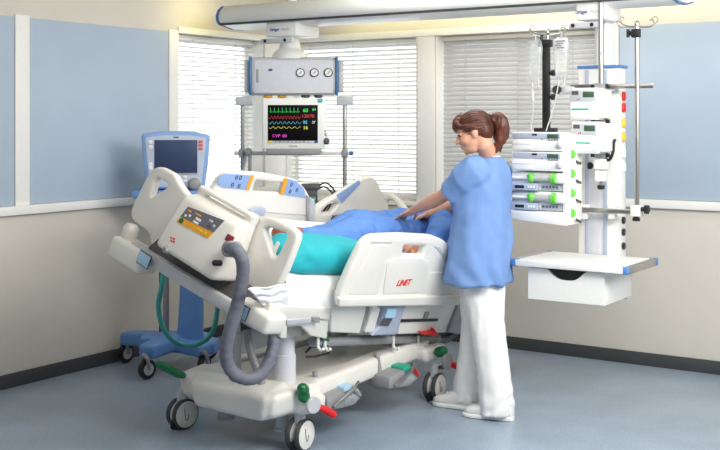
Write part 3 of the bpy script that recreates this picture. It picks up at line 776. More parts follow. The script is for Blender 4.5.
for py0, py1, lb in ((171.2, 189.6, 'syringe pump with green plunger grip, upper of the two in the rack'), (190.4, 208.8, 'syringe pump with green plunger grip, lower of the two in the rack')):
    t, x0, x1, z0, z1, dd = rackbox('syringe_pump', lb, 'syringe pump', py0, py1, d1=DR + .07, grp='pumps in the rack'); w_, h_ = x1 - x0, z1 - z0
    zs_ = z0 + h_ * .68
    b = MB(MR); b.box((x0, dd - .01, z0), (x0 + w_ * .56, dd + .03, z0 + h_ * .40), .006); b.build('control_block', lilac_m, t)
    onface(t, 'lcd', x0 + w_ * .12, x0 + w_ * .3, z0 + h_ * .12, z0 + h_ * .28, dd + .03, black_m, .0006, .002)
    for k in range(3): onface(t, 'key', x0 + w_ * (.38 + .05 * k), x0 + w_ * (.41 + .05 * k), z0 + h_ * .14, z0 + h_ * .26, dd + .03, paper_m, .0005, .003)
    onface(t, 'keypad', x0 + w_ * .6, x1 - .006, z0 + h_ * .08, z0 + h_ * .34, dd, lilac_m, .001, .006)
    for k in range(5): onface(t, 'key', x0 + w_ * (.63 + .065 * k), x0 + w_ * (.67 + .065 * k), z0 + h_ * .15, z0 + h_ * .27, dd + .006, dgrey_m, .0005, .002)
    b = MB(MR); b.cyl((x0 + w_ * .48, dd + .02, zs_), (x1 - w_ * .12, dd + .02, zs_), .017); b.build('syringe_barrel', tube_m, t)
    b = MB(MR); b.cyl((x0 + .02, dd + .02, zs_), (x0 + w_ * .46, dd + .02, zs_), .008, seg=12); b.build('plunger', paper_m, t)
    b = MB(MR); b.ell((x0 + w_ * .44, dd + .025, zs_), (.022, .022, .026)); b.box((x0 + w_ * .36, dd + .01, zs_ + .006), (x0 + w_ * .44, dd + .035, zs_ + .02), .004); b.build('plunger_grip', lime_m, t)
    b = MB(MR); b.disc((x1 - w_ * .12, dd + .02, zs_), (1, 0, 0), [(-.012, .03), (.012, .03), (.016, .022)]); b.build('syringe_collar', lime_m, t)
    b = MB(MR); b.box((x1 - w_ * .09, dd - .02, z0 + h_ * .42), (x1 + .03, dd + .035, z1 - .004), .012, 3); b.build('drive_head', dev_w, t)
# rack itself: back rail, base tray and four green knobs
rk = thing('pump_rack', 'white rack with four lime green knobs that holds the stacked pumps', 'pump rack', MR @ V((x, DR, rq(540, 224, DR + .1)[1])))
x0, z1 = rq(510.5, 210, DR + .1); x1, _ = rq(566, 210, DR + .1); z0 = rq(510, 223, DR + .1)[1]
mb = MB(MR); mb.hexa([(x0, DR - .1, z0 + .03), (x1, DR - .1, z0), (x1, DR + .1, z0), (x0, DR + .1, z0 + .02), (x0, DR - .1, z1), (x1, DR - .1, z1), (x1, DR + .1, z1), (x0, DR + .1, z1)], .008); mb.build('base_tray', dev_w, rk)
rb('upright', rk, 562.2, 134, 569, 222, DR - .1, DR + .085, dev_w, .008)
for py in (154, 173.5, 193, 213):
    x_, z_ = rq(569.3, py, DR + .06); b = MB(MR); b.disc((x_, DR + .03, z_), (.35, 1, 0), [(-.03, .012), (.004, .012), (.008, .023), (.026, .025), (.032, .019)], 14); b.build('clamp_knob', lime_m, rk)
    b = MB(MR); b.cyl((x_ - .01, DR, z_ - .03), (x_ + .03, DR - .03, z_ - .055), .007, seg=8); b.build('knob_lever', black_m, rk)

# two fluid bags hanging from the drip stand
def bag(name, label, c0, c1, c2, c3, d, filled):
    loop = [rq(px, py, d) for px, py in (c0, c1, c2, c3)]
    lp = fillet(loop, .012)
    cx_ = sum(p[0] for p in loop) / 4; zt2 = max(p[1] for p in loop)
    t = thing(name, label, 'infusion bag', MR @ V((cx_, d, min(p[1] for p in loop))), 'fluid bags on the drip stand')
    n = 14; top, rings = None, []
    zb2 = min(p[1] for p in loop)
    b = MB(MR); secs = []
    for i in range(n + 1):
        f_ = i / n; z = zb2 + (zt2 - zb2) * f_
        xl = frac(loop[3][0], loop[0][0], f_); xr_ = frac(loop[2][0], loop[1][0], f_)
        e_ = 1 - .35 * (abs(f_ - .5) * 2) ** 6
        thk = .006 + .026 * math.sin(PI * min(1, (1 - f_) * 1.15 + .05)) * (1 if filled else .55)
        secs.append((((xl + xr_) / 2, d, z), ((xr_ - xl) / 2 * e_, 0, 0), (0, abs(thk) + .002, 0)))
    b.loft(secs, 24, None, 2.6); b.build('pouch', bag_m, t)
    k = MB(MR); k.tube([(cx_, d, zt2 - .01), (cx_, d, zt2 + .03)], .004, 8); k.tube([(cx_ + .012 * math.cos(a_), d, zt2 + .03 + .012 * math.sin(a_)) for a_ in [2 * PI * j / 12 for j in range(13)]], .003, 6); k.build('hanger', tube_m, t)
    for dx in (-.02, .015):
        k = MB(MR); k.cyl((cx_ + dx, d, zb2 + .012), (cx_ + dx, d, zb2 - .035), .006, seg=10); k.build('port', tube_m, t)
    return t, cx_, zb2, zt2
t, bxx, bz, bt = bag('infusion_bag', 'crumpled clear infusion bag, left of the black stand', (531, 41), (543, 40), (540, 81), (529, 82), DR + .02, False)
cc_ = sm_curve([(bxx - .02, DR + .02, bz - .03), (bxx - .01, DR + .03, bz - .15), (bxx - .02, DR + .04, bz - .25), (bxx + .005, DR + .07, rq(538, 131, DR)[1])], 8)
b = MB(MR); b.tube(cc_, .0035, 6); b.build('drip_line', tube_m, t)
b = MB(MR); b.cyl((bxx - .018, DR + .023, bz - .05), (bxx - .014, DR + .027, bz - .11), .010, seg=12); b.build('drip_chamber', tube_m, t)
t, bxx, bz, bt = bag('infusion_bag', 'clear infusion bag with printed label, right of the black stand', (554.5, 37), (569.5, 38), (568, 79), (555, 78), DR + .02, True)
lb_ = MB(MR); lb_.box((bxx - .035, DR + .024, bt - .075), (bxx + .038, DR + .038, bt - .012), .002)
lb_.build('label', paper_m, t)
for k in range(4):
    q = MB(MR); q.box((bxx - .03 + .008 * (k % 2), DR + .0375, bt - .028 - .012 * k), (bxx + .03 - .012 * (k % 3), DR + .039, bt - .022 - .012 * k)); q.build('print_line', dark_ink, t)
cc_ = sm_curve([(bxx - .02, DR + .02, bz - .03), (bxx - .03, DR + .03, bz - .1), (bxx - .05, DR + .05, bz - .2), (bxx - .07, DR + .07, rq(552, 131, DR)[1])], 8)
b = MB(MR); b.tube(cc_, .0035, 6); b.build('drip_line', tube_m, t)
# ------------------------------------------------------------------ hospital bed, tilted to the near side
bed = thing('hospital_bed', 'white electric hospital bed tilted sideways on four twin-wheel castors', 'hospital bed', B0)
def pxl(axis, off, pts, M=MP):
    """trace onto a plane of the platform: returns the two remaining coordinates"""
    k = [i for i in range(3) if i != axis]
    return [(q[k[0]], q[k[1]]) for q in (onp(M, axis, off, *p) for p in pts)]
def FX(off, M=MP): return M @ frame(V((off, 0, 0)), V((0, 1, 0)), V((0, 0, 1)), V((1, 0, 0)))
def FY(off, M=MP): return M @ frame(V((0, off, 0)), V((1, 0, 0)), V((0, 0, 1)), V((0, -1, 0)))
def px_plate(name, axis, off, pts, r, thick, bev, m, par, holes=(), hr=.012, M=MP):
    loops = [fillet(pxl(axis, off, pts, M), r)] + [fillet(pxl(axis, off, h, M), hr) for h in holes]
    return plate(name, loops, (FX if axis == 0 else FY)(off, M), thick, bev, m, par)
def pbox(name, lo, hi, m, par, bev=.004, M=MP, seg=2):
    b = MB(M); b.box(lo, hi, bev, seg); return b.build(name, m, par)

# footboard with its two carrying openings
fo = px_plate('footboard', 0, -.22, [(156, 258), (152, 233), (135, 221), (133, 212), (139, 198), (149, 178), (156, 168.5), (163, 166.5), (178, 174.5), (182, 184), (192, 197), (238, 221), (247, 217.5), (262, 216), (276, 218), (298, 229), (301.5, 236), (292, 262), (281, 287), (270, 299), (252, 300), (232, 290), (175, 266)], .035, .05, .016, bed_w, bed,
         holes=([(153.5, 198), (158, 180.5), (161, 178), (170.5, 183.5), (169.5, 188)], [(267, 229), (270, 227), (288.5, 232.5), (290, 236.5), (281, 254.5), (278, 257), (275, 256)]), hr=.014)
# end rail, bumpers, labels
eb = MB(MP); eb.hexa([(-.33, -.45, -.075), (-.27, -.45, -.075), (-.27, .47, -.095), (-.33, .47, -.095), (-.33, -.45, -.01), (-.27, -.45, -.01), (-.27, .47, -.03), (-.33, .47, -.03)], .012); eb.build('end_rail', lgrey_m, bed)
for y0, y1, z0, z1, lp in ((.33, .575, -.155, -.04, (143.5, 259.5)), (-.535, -.31, -.06, .035, (240.5, 311))):
    b = MB(MP); s_ = 1 if y0 > 0 else -1
    b.box((-.36, min(y0, y1), z0), (-.22, max(y0, y1), z1), .022, 3); bo = b.build('corner_bumper', bed_w, bed)
    yc, zc_ = onp(MP, 0, -.366, *lp)[1:]
    pbox('reflector_border', (-.3645, yc - .044, zc_ - .034), (-.359, yc + .044, zc_ + .034), dark_ink, bo, .001)
    pbox('reflector', (-.3665, yc - .040, zc_ - .030), (-.360, yc + .040, zc_ + .030), cyan_lab, bo, .001)
b = MB(MP); b.disc((-.29, .53, -.045), (0, .05, 1), [(0, .04), (.03, .042), (.06, .04), (.078, .028), (.082, .012)]); b.build('bumper_roller', bed_g, bed)
b = MB(MP); b.hexa([(-.30, -.42, -.03), (-.19, -.42, -.03), (-.19, .38, -.03), (-.30, .38, -.03), (-.27, -.38, .075), (-.19, -.38, .075), (-.19, .34, .06), (-.27, .34, .06)], .012); b.build('end_apron', darkcloth_m, bed)
# deck and side panels
pbox('mattress_deck', (-.19, -.45, -.035), (1.95, .45, .035), bed_g, bed, .02)
pbox('deck_frame', (-.1, -.36, -.12), (1.85, .36, -.035), grey_m, bed, .01)
def npl(name, pts, m, off=-.455, thick=.04, r=.012, bev=.008): return px_plate(name, 1, off, pts, r, thick, bev, m, bed)
npl('side_panel', [(268, 302), (286, 304), (328, 306), (327, 319), (304, 316.5), (285, 319), (284, 337), (277, 337), (279, 318), (264, 312)], bed_w)
npl('side_panel', [(286, 317), (327, 319), (325, 338), (309, 335), (299, 325), (285, 326)], bed_w, -.45, .03)
npl('grey_slot', [(286, 319.5), (318, 317), (318, 322), (286, 325)], lgrey_m, -.475, .012, .006, .003)
npl('slot_catch', [(312, 317), (319.5, 317), (319, 323), (311.5, 321)], grey_m, -.482, .01, .003, .002)
npl('side_panel', [(328.5, 305), (364, 305.5), (357, 332), (328, 331)], bed_w)
npl('grey_strut', [(362, 305), (381, 305), (371, 320), (366, 333), (354, 333)], grey_m, -.44, .05)
npl('white_link', [(371, 306), (379, 307), (372, 331), (363, 332)], bed_w, -.47, .03)
npl('hinge_bracket', [(383, 304), (403, 303), (397, 320), (393, 333), (368, 334), (377, 324)], lilac_m, -.475, .05)
npl('hinge_cover', [(387, 308), (396, 308), (394, 318), (384, 318)], cyan_lab, -.505, .02)
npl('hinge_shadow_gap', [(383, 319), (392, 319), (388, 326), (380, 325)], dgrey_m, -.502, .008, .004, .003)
npl('side_panel', [(402, 303), (458, 304), (452, 331), (395, 333)], bed_w)
npl('panel_slot', [(398, 319.3), (438, 318.6), (437, 321), (397, 322)], black_m, -.477, .01, .004, .002)
npl('panel_catch', [(425, 312), (429, 312), (427, 318), (423, 318)], grey_m, -.477, .01, .004, .002)
npl('joint_cover', [(455, 304), (470, 303), (466, 325), (458, 333), (445, 331)], grey_m, -.47, .05)
npl('red_lever', [(419.5, 332), (432, 331), (433, 328), (437, 333), (436, 335.5), (420.5, 334)], red_m, -.49, .03, .004)
npl('green_lever', [(318, 333), (326, 331), (327, 340), (319, 338)], green_m, -.44, .04, .006)
npl('end_joint', [(442, 304), (466, 303), (466, 270), (462, 268), (455, 290)], lgrey_m, -.42, .04)
# accessory rail below with hooks and curved end
def mp_at(px, py, off=-.42): return MP @ onp(MP, 1, off, px, py)
b = MB(); b.tube(sm_curve([mp_at(312, 342), mp_at(350, 340.5), mp_at(400, 339), mp_at(438, 338.5)], 3), .026, 14); b.build('accessory_rail', grey_m, bed)
b = MB(); b.tube(sm_curve([mp_at(434, 339.5), mp_at(446, 339), mp_at(456, 331), mp_at(468, 318), mp_at(473, 312)], 5), .024, 14); b.build('rail_end', dgrey_m, bed)
for px in (318, 325, 393.5, 418):
    p = mp_at(px, 341, -.45); b = MB(); b.tube([p + UP * .03, p, p - UP * .03, p - UP * .045 + V((.015, -.01, 0)), p - UP * .035 + V((.028, -.02, 0))], .008, 8); b.build('rail_hook', dev_w, bed)
b = MB(); b.tube(sm_curve([mp_at(306, 352), mp_at(312, 347, -.40), mp_at(322, 348, -.45), mp_at(330, 352), mp_at(318, 356), mp_at(306, 357, -.40)], 5), .006, 8); b.build('cable', black_m, bed)

# the side rails
nr = px_plate('side_rail', 1, -.5, [(337, 305), (336, 295), (347, 268), (361, 240), (370, 234), (400, 233), (430, 234.5), (442, 239), (451, 249), (457, 260), (460, 272), (458, 304)], .04, .05, .018, bed_w, bed,
              holes=([(400.5, 244), (422, 244.5), (419.5, 254), (399.5, 253.5)],), hr=.008)
def on_rail(name, pts, off, m, thick=.008, r=.01, bev=.003): return px_plate(name, 1, off, pts, r, thick, bev, m, nr)
on_rail('raised_panel', [(349, 294), (372, 244), (392, 244.5), (383, 268), (377, 294)], -.5265, bed_w)
on_rail('raised_panel', [(387, 262), (398, 258), (422, 258), (429, 262), (424, 292), (383, 294)], -.5265, bed_w)
on_rail('raised_panel', [(431, 272), (448, 272), (448, 296), (427, 296)], -.5265, bed_w)
on_rail('finger_groove', [(434, 246), (440, 247), (446, 256), (449, 267), (447, 271), (443, 258), (438, 250)], -.5255, lgrey_m, .006)
on_rail('finger_groove', [(372, 241), (392, 241.5), (391, 244.5), (371, 244)], -.5258, lgrey_m, .005, .004, .002)
on_rail('lower_ledge', [(337, 297), (458.5, 294.5), (457, 304.5), (337, 306)], -.53, bed_w, .03, .012, .009)
o = onp(MP, 1, -.531, 403.6, 283); text_mb('LINET', .048, MP @ frame(V((o[0], -.5315, o[2])), V((1, 0, 0)), V((0, 0, 1)), V((0, -1, 0))) @ Matrix.Rotation(R(3), 4, 'Z'), .22, .001, bold=.0012).build('logo', red_m, nr)

fr = px_plate('side_rail', 1, .5, [(200, 219), (205, 200), (218, 176), (228, 170), (262, 172.3), (290, 177.5), (300, 183), (308, 195), (311, 224)], .05, .045, .016, bed_w, bed,
              holes=([(253.5, 179), (282, 182), (280, 191.8), (250.5, 190)],), hr=.006)
def on_far(name, pts, m, par, off=.4755, thick=.005, r=.006): return px_plate(name, 1, off, pts, r, thick, .001, m, par)
on_far('control_panel', [(216.5, 184), (219, 177), (224, 173.3), (252, 175.3), (247.5, 190), (222, 187.8)], pblue_m, fr, r=.02)
on_far('orange_strip', [(250.7, 175.2), (254.2, 175.4), (248.8, 190.2), (245.6, 189.8)], orange_m, fr, .473, .004, .001)
on_far('control_panel', [(287, 178.4), (296, 181), (303.5, 188), (306, 198), (282.5, 194.5)], pblue_m, fr, r=.01)
on_far('orange_strip', [(284.2, 178), (288, 178.6), (283.6, 194.7), (280, 194.1)], orange_m, fr, .473, .004, .001)
for px, py in ((236.5, 177.5), (240.6, 177.8), (232.4, 184.8), (239, 186), (291.5, 184.5), (290, 191.5), (297, 190)):
    o = onp(MP, 1, .472, px, py); b = MB(MP); pts = [(o[0] + .008 * math.cos(2 * PI * j / 14), .472, o[2] + .011 * math.sin(2 * PI * j / 14)) for j in range(15)]; b.tube(pts, .0022, 6); b.build('button_ring', dark_ink, fr)
on_far('rail_seam', [(205, 207), (310, 215), (310, 216), (205, 208)], lgrey_m, fr, .476, .004, .001)
on_far('rail_latch', [(250, 210), (258, 207), (265, 208), (263, 216), (250, 215)], lilac_m, fr, .46, .02, .008)
fr2 = px_plate('side_rail', 1, .5, [(311, 226), (314, 211), (322, 203), (361, 177), (368, 175), (374, 178), (380, 190), (389, 215), (392, 228)], .03, .045, .016, bed_w, bed,
               holes=([(318.5, 207.5), (330, 199.8), (336.5, 203), (329, 212), (320.5, 212.5)],), hr=.008)
on_far('blue_strip', [(336.5, 195), (358.8, 180.2), (360.3, 183.8), (341.6, 203.5)], pblue_m, fr2, r=.004)
px_plate('rail_mount', 1, .46, [(334, 216), (345, 215), (344, 222), (331, 224)], .005, .03, .005, dgrey_m, bed)
px_plate('rail_mount', 1, .46, [(308, 196), (313, 199), (314, 224), (308, 224)], .005, .03, .005, lgrey_m, bed)

# headboard at the far end
def hb(pts): return [tuple(p) for p in pts]
HXo = 1.96
lf = pxl(0, HXo, [(372, 230), (375, 205), (379, 195), (384, 192.5), (394, 194), (403, 202), (409, 211), (410.5, 230)])
ls = fillet(lf + [(-.35, .02), (-.35, -.02), (.5, -.02)], .03)
ymir = [(-y, z) for y, z in lf]
loop = fillet([lf[0], lf[1], lf[2], lf[3], lf[4], lf[5], lf[6], (lf[7][0], .16), (-.26, .16), (-.30, .26), (-.40, .26), (-.43, .2), (-.43, -.03), (.45, -.03)], .03)
hol = fillet(pxl(0, HXo, [(388, 226), (387, 202), (390, 200), (394, 201), (403, 213), (404, 226)]), .015)
plate('headboard', [loop, hol], FX(HXo), .05, .018, bed_w, bed)

# lift columns
def vcol(x, y, z0, z1, r, name='lift_column'):
    b = MB(MB_); b.disc((x, y, z0), (0, 0, 1), [(0, r * 1.0), ((z1 - z0) * .48, r * 1.0), ((z1 - z0) * .49, r * .9), (z1 - z0, r * .9)], 24); return b.build(name, alu_m, bed)
for x, y, r in ((.05, -.25, .058), (.06, .10, .046), (1.12, -.2, .055), (1.12, .2, .055)):
    top = MP.inverted(); # height of the deck underside above this spot
    p = MB_ @ V((x, y, 0)); n = uz; z_d = ((MP @ V((0, 0, -.12))) - V((p.x, p.y, 0))).dot(n) / n.z
    vcol(x, y, .29, z_d + .02, r)
    pbox('column_head', (x - r * 1.1, y - r * 1.1, z_d - .06), (x + r * 1.1, y + r * 1.1, z_d + .01), bed_g, bed, .01, MB_)
# chassis: end cover, side beams, far cross member
b = MB(MB_)
b.hexa([(-.19, -.36, .18), (.17, -.38, .17), (.17, .36, .15), (-.05, .36, .165), (-.20, -.39, .305), (.17, -.41, .31), (.17, .41, .305), (-.02, .42, .28)], .03, 4)
b.hexa([(-.21, -.33, .17), (.0, -.30, .16), (.0, .25, .15), (-.14, .18, .155), (-.215, -.36, .30), (.0, -.33, .335), (.0, .30, .32), (-.16, .20, .285)], .03, 4)
b.hexa([(-.02, -.42, .175), (.14, -.44, .17), (.14, -.3, .17), (-.02, -.3, .17), (-.02, -.43, .265), (.15, -.45, .25), (.15, -.3, .3), (-.02, -.3, .3)], .02, 3)
organic('end_cover', b, bed_w, bed, .012, 5)
for y in (-.30, .30):
    b = MB(MB_); b.hexa([(.1, y - .06, .185), (1.25, y - .06, .245), (1.25, y + .06, .245), (.1, y + .06, .185), (.1, y - .06, .30), (1.25, y - .06, .345), (1.25, y + .06, .345), (.1, y + .06, .30)], .025, 3); b.build('chassis_beam', bed_w, bed)
pbox('chassis_cover', (.1, -.25, .245), (1.15, .25, .30), bed_g, bed, .02, MB_)
b = MB(MB_); b.hexa([(1.12, -.42, .22), (1.36, -.40, .22), (1.36, .40, .22), (1.12, .42, .22), (1.10, -.42, .31), (1.38, -.40, .30), (1.38, .40, .30), (1.10, .42, .31)], .03, 3); b.build('cross_member', bed_w, bed)
# castors: two white discs with dark tyres on a stem
WH = [(300, 450, -.3675), (182.5, 428, .3675), (434.5, 399.5, -.3675)]
wc = [fl_at(*p[:2]) for p in WH]; wc.append(wc[2] + (wc[1] - wc[0]))
for i, p in enumerate(wc):
    ax = V((.86, -.51, 0)) if i != 1 else V((.70, -.71, 0))
    r = .078; c = V((p.x, p.y, r))
    s = MB(); s.cyl(c, c + UP * .13, .017); s.cyl(c + UP * .055, c + UP * .12, .03, .026)
    s.disc(c - ax * .02, ax, [(0, .05), (.04, .05)]); co = s.build('castor', lgrey_m, bed)
    for sgn in (-1, 1):
        o = c + ax * .026 * sgn
        t_ = MB(); t_.disc(o - ax * .014, ax, [(0, .066), (.001, .0745), (.005, r), (.021, r), (.026, .0745), (.027, .066)], 36); to = t_.build('tyre', rubber_m, co)
        h_ = MB(); h_.disc(o - ax * .0165, ax, [(0, .062), (.002, .068), (.031, .068), (.033, .062)], 32); h_.build('wheel_disc', bed_w, co)
        if sgn > 0:
            lv = MB(); e1 = UP.cross(ax); pp = [o + ax * .0175 + e1 * u_ + UP * v_ for u_, v_ in ((-.018, .035), (-.014, -.005), (-.006, -.028), (.006, -.02), (.008, .0))]
            lv.tube(sm_curve(pp, 4), .003, 6); lv.build('wheel_mark', grey_m, co)
    f = MB(); f.hexa([c - ax * .01 + UP.cross(ax) * -.072 - UP * .07, c + ax * .01 + UP.cross(ax) * -.072 - UP * .07, c + ax * .01 + UP.cross(ax) * -.02 - UP * .07, c - ax * .01 + UP.cross(ax) * -.02 - UP * .07,
                      c - ax * .01 + UP.cross(ax) * -.072 - UP * .03, c + ax * .01 + UP.cross(ax) * -.072 - UP * .03, c + ax * .01 + UP.cross(ax) * -.02 - UP * .01, c - ax * .01 + UP.cross(ax) * -.02 - UP * .01], .003); f.build('wheel_guard', black_m, co)
for px, py, y_ in ((283, 424, -.25), (226, 412, .12)):
    g_ = onp(MB_, 1, y_, px, py); b = MB(MB_); b.disc((max(g_[0], -.05), y_, .07), (0, 0, 1), [(0, .045), (.012, .05), (.02, .04), (.09, .036)]); b.build('base_foot', lgrey_m, bed)
# brake pedals
def pedal(name, pts_px, Y, w_, m, rr=.014):
    b = MB(); ps = [at(px, py, Y) for px, py in pts_px]; b.tube(ps, rr, 10, round_ends=True); b.tube([p + W * w_ for p in ps], rr, 10, round_ends=True); b.tube([p + W * w_ * .5 for p in ps], rr, 10, round_ends=True)
    return organic(name, b, m, bed, .006, 4)
pedal('green_pedal', ((163, 364.5), (172, 370), (183, 375.5)), 5.52, -.035, green_m, .018)
b = MB(); b.tube([at(182, 375, 5.52), MB_ @ V((-.03, .38, .27)), MB_ @ V((.05, .34, .26))], .014, 10); b.build('pedal_arm', dgrey_m, bed)
b = MB(); b.disc(at(304, 396, 5.33), V((.8, -.6, 0)), [(-.016, .028), (-.012, .032), (.012, .032), (.016, .028)]); b.tube([at(304, 390, 5.33), at(302.5, 388.5, 5.31)], .028, 14, round_ends=True)
organic('green_pedal', b, green_m, bed, .006, 3)
b = MB(); b.disc(at(313, 405, 5.30), V((.62, -.78, 0)), [(-.01, .036), (.0, .041), (.008, .041), (.012, .036)]); b.build('pedal_hub', lgrey_m, bed)
b = MB(); b.tube([at(318, 407, 5.33), at(326, 410, 5.36), at(333, 414.5, 5.38)], [.016, .02, .021], 10, round_ends=True); organic('red_pedal', b, red_m, bed, .006, 2)
pc = (447, 361)
b = MB(); b.disc(at(*pc, 6.30), V((.8, -.6, 0)), [(-.01, .045), (.0, .05), (.008, .05), (.012, .045)]); b.build('pedal_hub', grey_m, bed)
b = MB(); b.tube([at(439, 352, 6.32), at(443, 351, 6.3)], [.03, .03], 12, round_ends=True); b.build('green_pedal', green_m, bed)
b = MB(); b.tube([at(451, 364, 6.33), at(462, 368, 6.36)], [.018, .021], 10, round_ends=True); b.build('red_pedal', red_m, bed)
b = MB(); b.tube([at(434, 374, 6.36), at(434, 368, 6.36), at(444, 367, 6.33)], .012, 8); b.build('pedal_linkage', dgrey_m, bed)

# ------------------------------------------------------------------ clear plastic drainage trays under the near side
def tray(px, py, y_, label, m1, m2):
    o = onp(MB_, 1, y_, px, py); t = thing('drainage_tray', label, 'plastic tray', MB_ @ o, 'clear trays under the bed')
    M = MB_ @ Matrix.Translation(o) @ Matrix.Scale(1.15, 4)
    b = MB(M); b.hexa([(-.13, -.05, -.03), (.0, -.05, -.045), (.0, .07, -.045), (-.13, .07, -.03), (-.13, -.05, .025), (.0, -.05, .035), (.0, .07, .04), (-.13, .07, .03)], .008); b.build('grey_bracket', grey_m, t)
    b = MB(M); b.ell((.07, 0, -.015), (.085, .06, .04)); b.box((.0, -.05, -.05), (.1, .05, .01), .015)
    organic('clear_pouch', b, tray_m, t, .008, 3, disp=lambda p: .006 * noise.noise(p * 25))
    b = MB(M); b.tube([(-.1, -.06, -.02), (.04, -.065, .03), (.1, -.05, .05)], .007, 8); b.build('steel_bar', steel_m, t)
    b = MB(M); b.hexa([(.0, -.045, .02), (.07, -.045, .022), (.08, .045, .022), (.01, .045, .02), (.0, -.045, .045), (.065, -.04, .05), (.075, .04, .05), (.01, .045, .045)], .008); b.build('insert', m1, t)
    b = MB(M); b.tube([(.06, -.062, .03), (.1, -.06, -.005), (.13, -.03, -.02)], .009, 8); b.build('tube_end', m2, t)
    b = MB(M); b.cyl((-.09, .03, .02), (-.09, .05, .12), .012); b.build('hanger', grey_m, t)
tray(336, 396, -.36, 'clear plastic tray with pale blue insert under the bed, beside the red pedal', cyan_lab, tray_m)
tray(396, 376, -.40, 'clear plastic tray with green strip and grey bracket under the middle of the bed', teal_l, red_m)

# ------------------------------------------------------------------ mattress pump hung on the footboard, and its hose
pm = thing('mattress_pump', 'white air mattress pump with grey and orange control panel hung on the footboard', 'air pump', MP @ V((-.33, 0, .07)))
b = MB(MP); b.hexa([(-.45, -.215, .06), (-.25, -.215, .05), (-.25, .205, .05), (-.45, .205, .06), (-.38, -.205, .335), (-.25, -.205, .36), (-.25, .195, .36), (-.38, .195, .335)], .03, 4); b.build('casing', bed_w, pm)
Fp = tframe(MP @ V((-.45, 0, .06)), ny * -1, (MP @ V((-.38, 0, .335))) - (MP @ V((-.45, 0, .06))))   # sloping face: x to the right, y up
ct = [V(onp(Fp, 2, 0, *p)) for p in ((188.5, 206.7), (224.5, 220.5), (208.3, 238.5), (177, 221.8))]
def quad(name, fa, fb, m, z=0, th=.004):
    """strip of the control panel between two heights (0 top, 1 bottom)"""
    l0, l1 = ct[0].lerp(ct[3], fa), ct[0].lerp(ct[3], fb); r0, r1 = ct[1].lerp(ct[2], fa), ct[1].lerp(ct[2], fb)
    b = MB(Fp); b.hexa([(p.x, p.y, z) for p in (l1, r1, r0, l0)] + [(p.x, p.y, z + th) for p in (l1, r1, r0, l0)]); return b.build(name, m, pm)
quad('control_panel', 0, .68, mat('panel_grey', rgb(112, 110, 120), .45)); quad('orange_strip', .68, 1, orange_m)
def spot(name, u_, v_, a, b_, m, h=.0055):
    p = ct[0].lerp(ct[1], u_).lerp(ct[3].lerp(ct[2], u_), v_); q = MB(Fp); q.box((p.x - a, p.y - b_, 0), (p.x + a, p.y + b_, h), .001); q.build(name, m, pm)
for u_, v_, a, b_, m in ((.12, .2, .012, .004, orange_m), (.36, .2, .02, .004, orange_m), (.45, .42, .018, .006, paper_m), (.2, .42, .006, .006, paper_m), (.1, .5, .006, .006, paper_m), (.45, .6, .018, .005, paper_m), (.75, .25, .012, .006, lgrey_m), (.9, .4, .008, .006, lgrey_m), (.8, .5, .012, .006, dgrey_m), (.66, .85, .02, .005, yellow_m), (.85, .86, .008, .008, yellow_m)):
    spot('key', u_, v_, a, b_, m)
p = ct[0].lerp(ct[1], .1).lerp(ct[3].lerp(ct[2], .1), .84); q = MB(Fp); q.disc(p, (0, 0, 1), [(0, .013), (.007, .013), (.008, .009)]); q.build('power_key', green_m, pm)
for px, py in ((171, 237.5), (174, 238.7), (171.5, 241), (174, 241.8)):
    p = onp(Fp, 2, .001, px, py); q = MB(Fp); q.box((p.x - .006, p.y - .004, 0), (p.x + .006, p.y + .004, .003), .001); q.build('red_mark', red_m, pm)
b = MB(MP); b.box((-.31, -.19, .368), (-.26, .18, .392), .010, 3)
for y in (-.17, .16): b.box((-.30, y - .03, .33), (-.25, y + .03, .392), .01, 3)
organic('carry_handle', b, bed_w, pm, .006, 3)
# hose socket and maroon label
q = onp(MP, 0, -.455, 230, 240); 
p = onp(Fp, 2, .002, 229.5, 238.5); q = MB(Fp); q.box((p.x - .022, p.y - .016, -.002), (p.x + .022, p.y + .016, .004), .001); q.build('maroon_label', dred_m, pm)
sk = onp(MP, 0, -.46, 228, 249)
b = MB(MP); b.disc(sk, (1, 0, 0), [(-.012, .028), (-.005, .036), (.02, .038), (.06, .038)]); b.build('hose_socket', grey_m, pm)
q = onp(MP, 0, -.455, 216, 263); b = MB(MP); b.disc(q, (1, 0, 0), [(-.02, .008), (-.012, .014), (.03, .014)], 12); b.build('valve_knob', black_m, pm)
q = onp(MP, 0, -.44, 167, 250); b = MB(MP); b.disc(q, (1, 0, 0), [(-.02, .012), (-.005, .02), (.03, .02)], 12); b.build('valve_knob', grey_m, pm)
Yh = 5.02
hp = [(228, 249, 5.06), (235, 249.5, 5.0), (241.5, 258, 4.98), (243, 272, 4.99), (240, 290, 5.0), (236, 310, 5.02), (229.5, 332, 5.03), (226, 352, 5.05), (231, 370, 5.07), (244, 378.5, 5.10), (258, 376, 5.14), (268.5, 362, 5.18), (273.5, 345, 5.22), (275, 330, 5.26), (274, 318, 5.30)]
hc = sm_curve([at(*p) for p in hp], 8)
b = MB(); rr = [.031 + .0008 * math.sin(i * 1.9) + (.004 * noise.noise(V((i * .7, 0, 3)))) for i in range(len(hc))]
for i in range(6): rr[i] = .027
b.tube(hc, rr, 18, round_ends=True)
ho = organic('air_hose', b, hose_m, None, .006, 2, loc=hc[len(hc) // 2], disp=lambda p: .0034 * noise.noise(V((p.x * 30, p.y * 30, p.z * 16))) * (1.5 if p.z < .55 else .7)); tag(ho, 'thick grey cloth-covered air hose looping down from the pump on the footboard', 'hose')
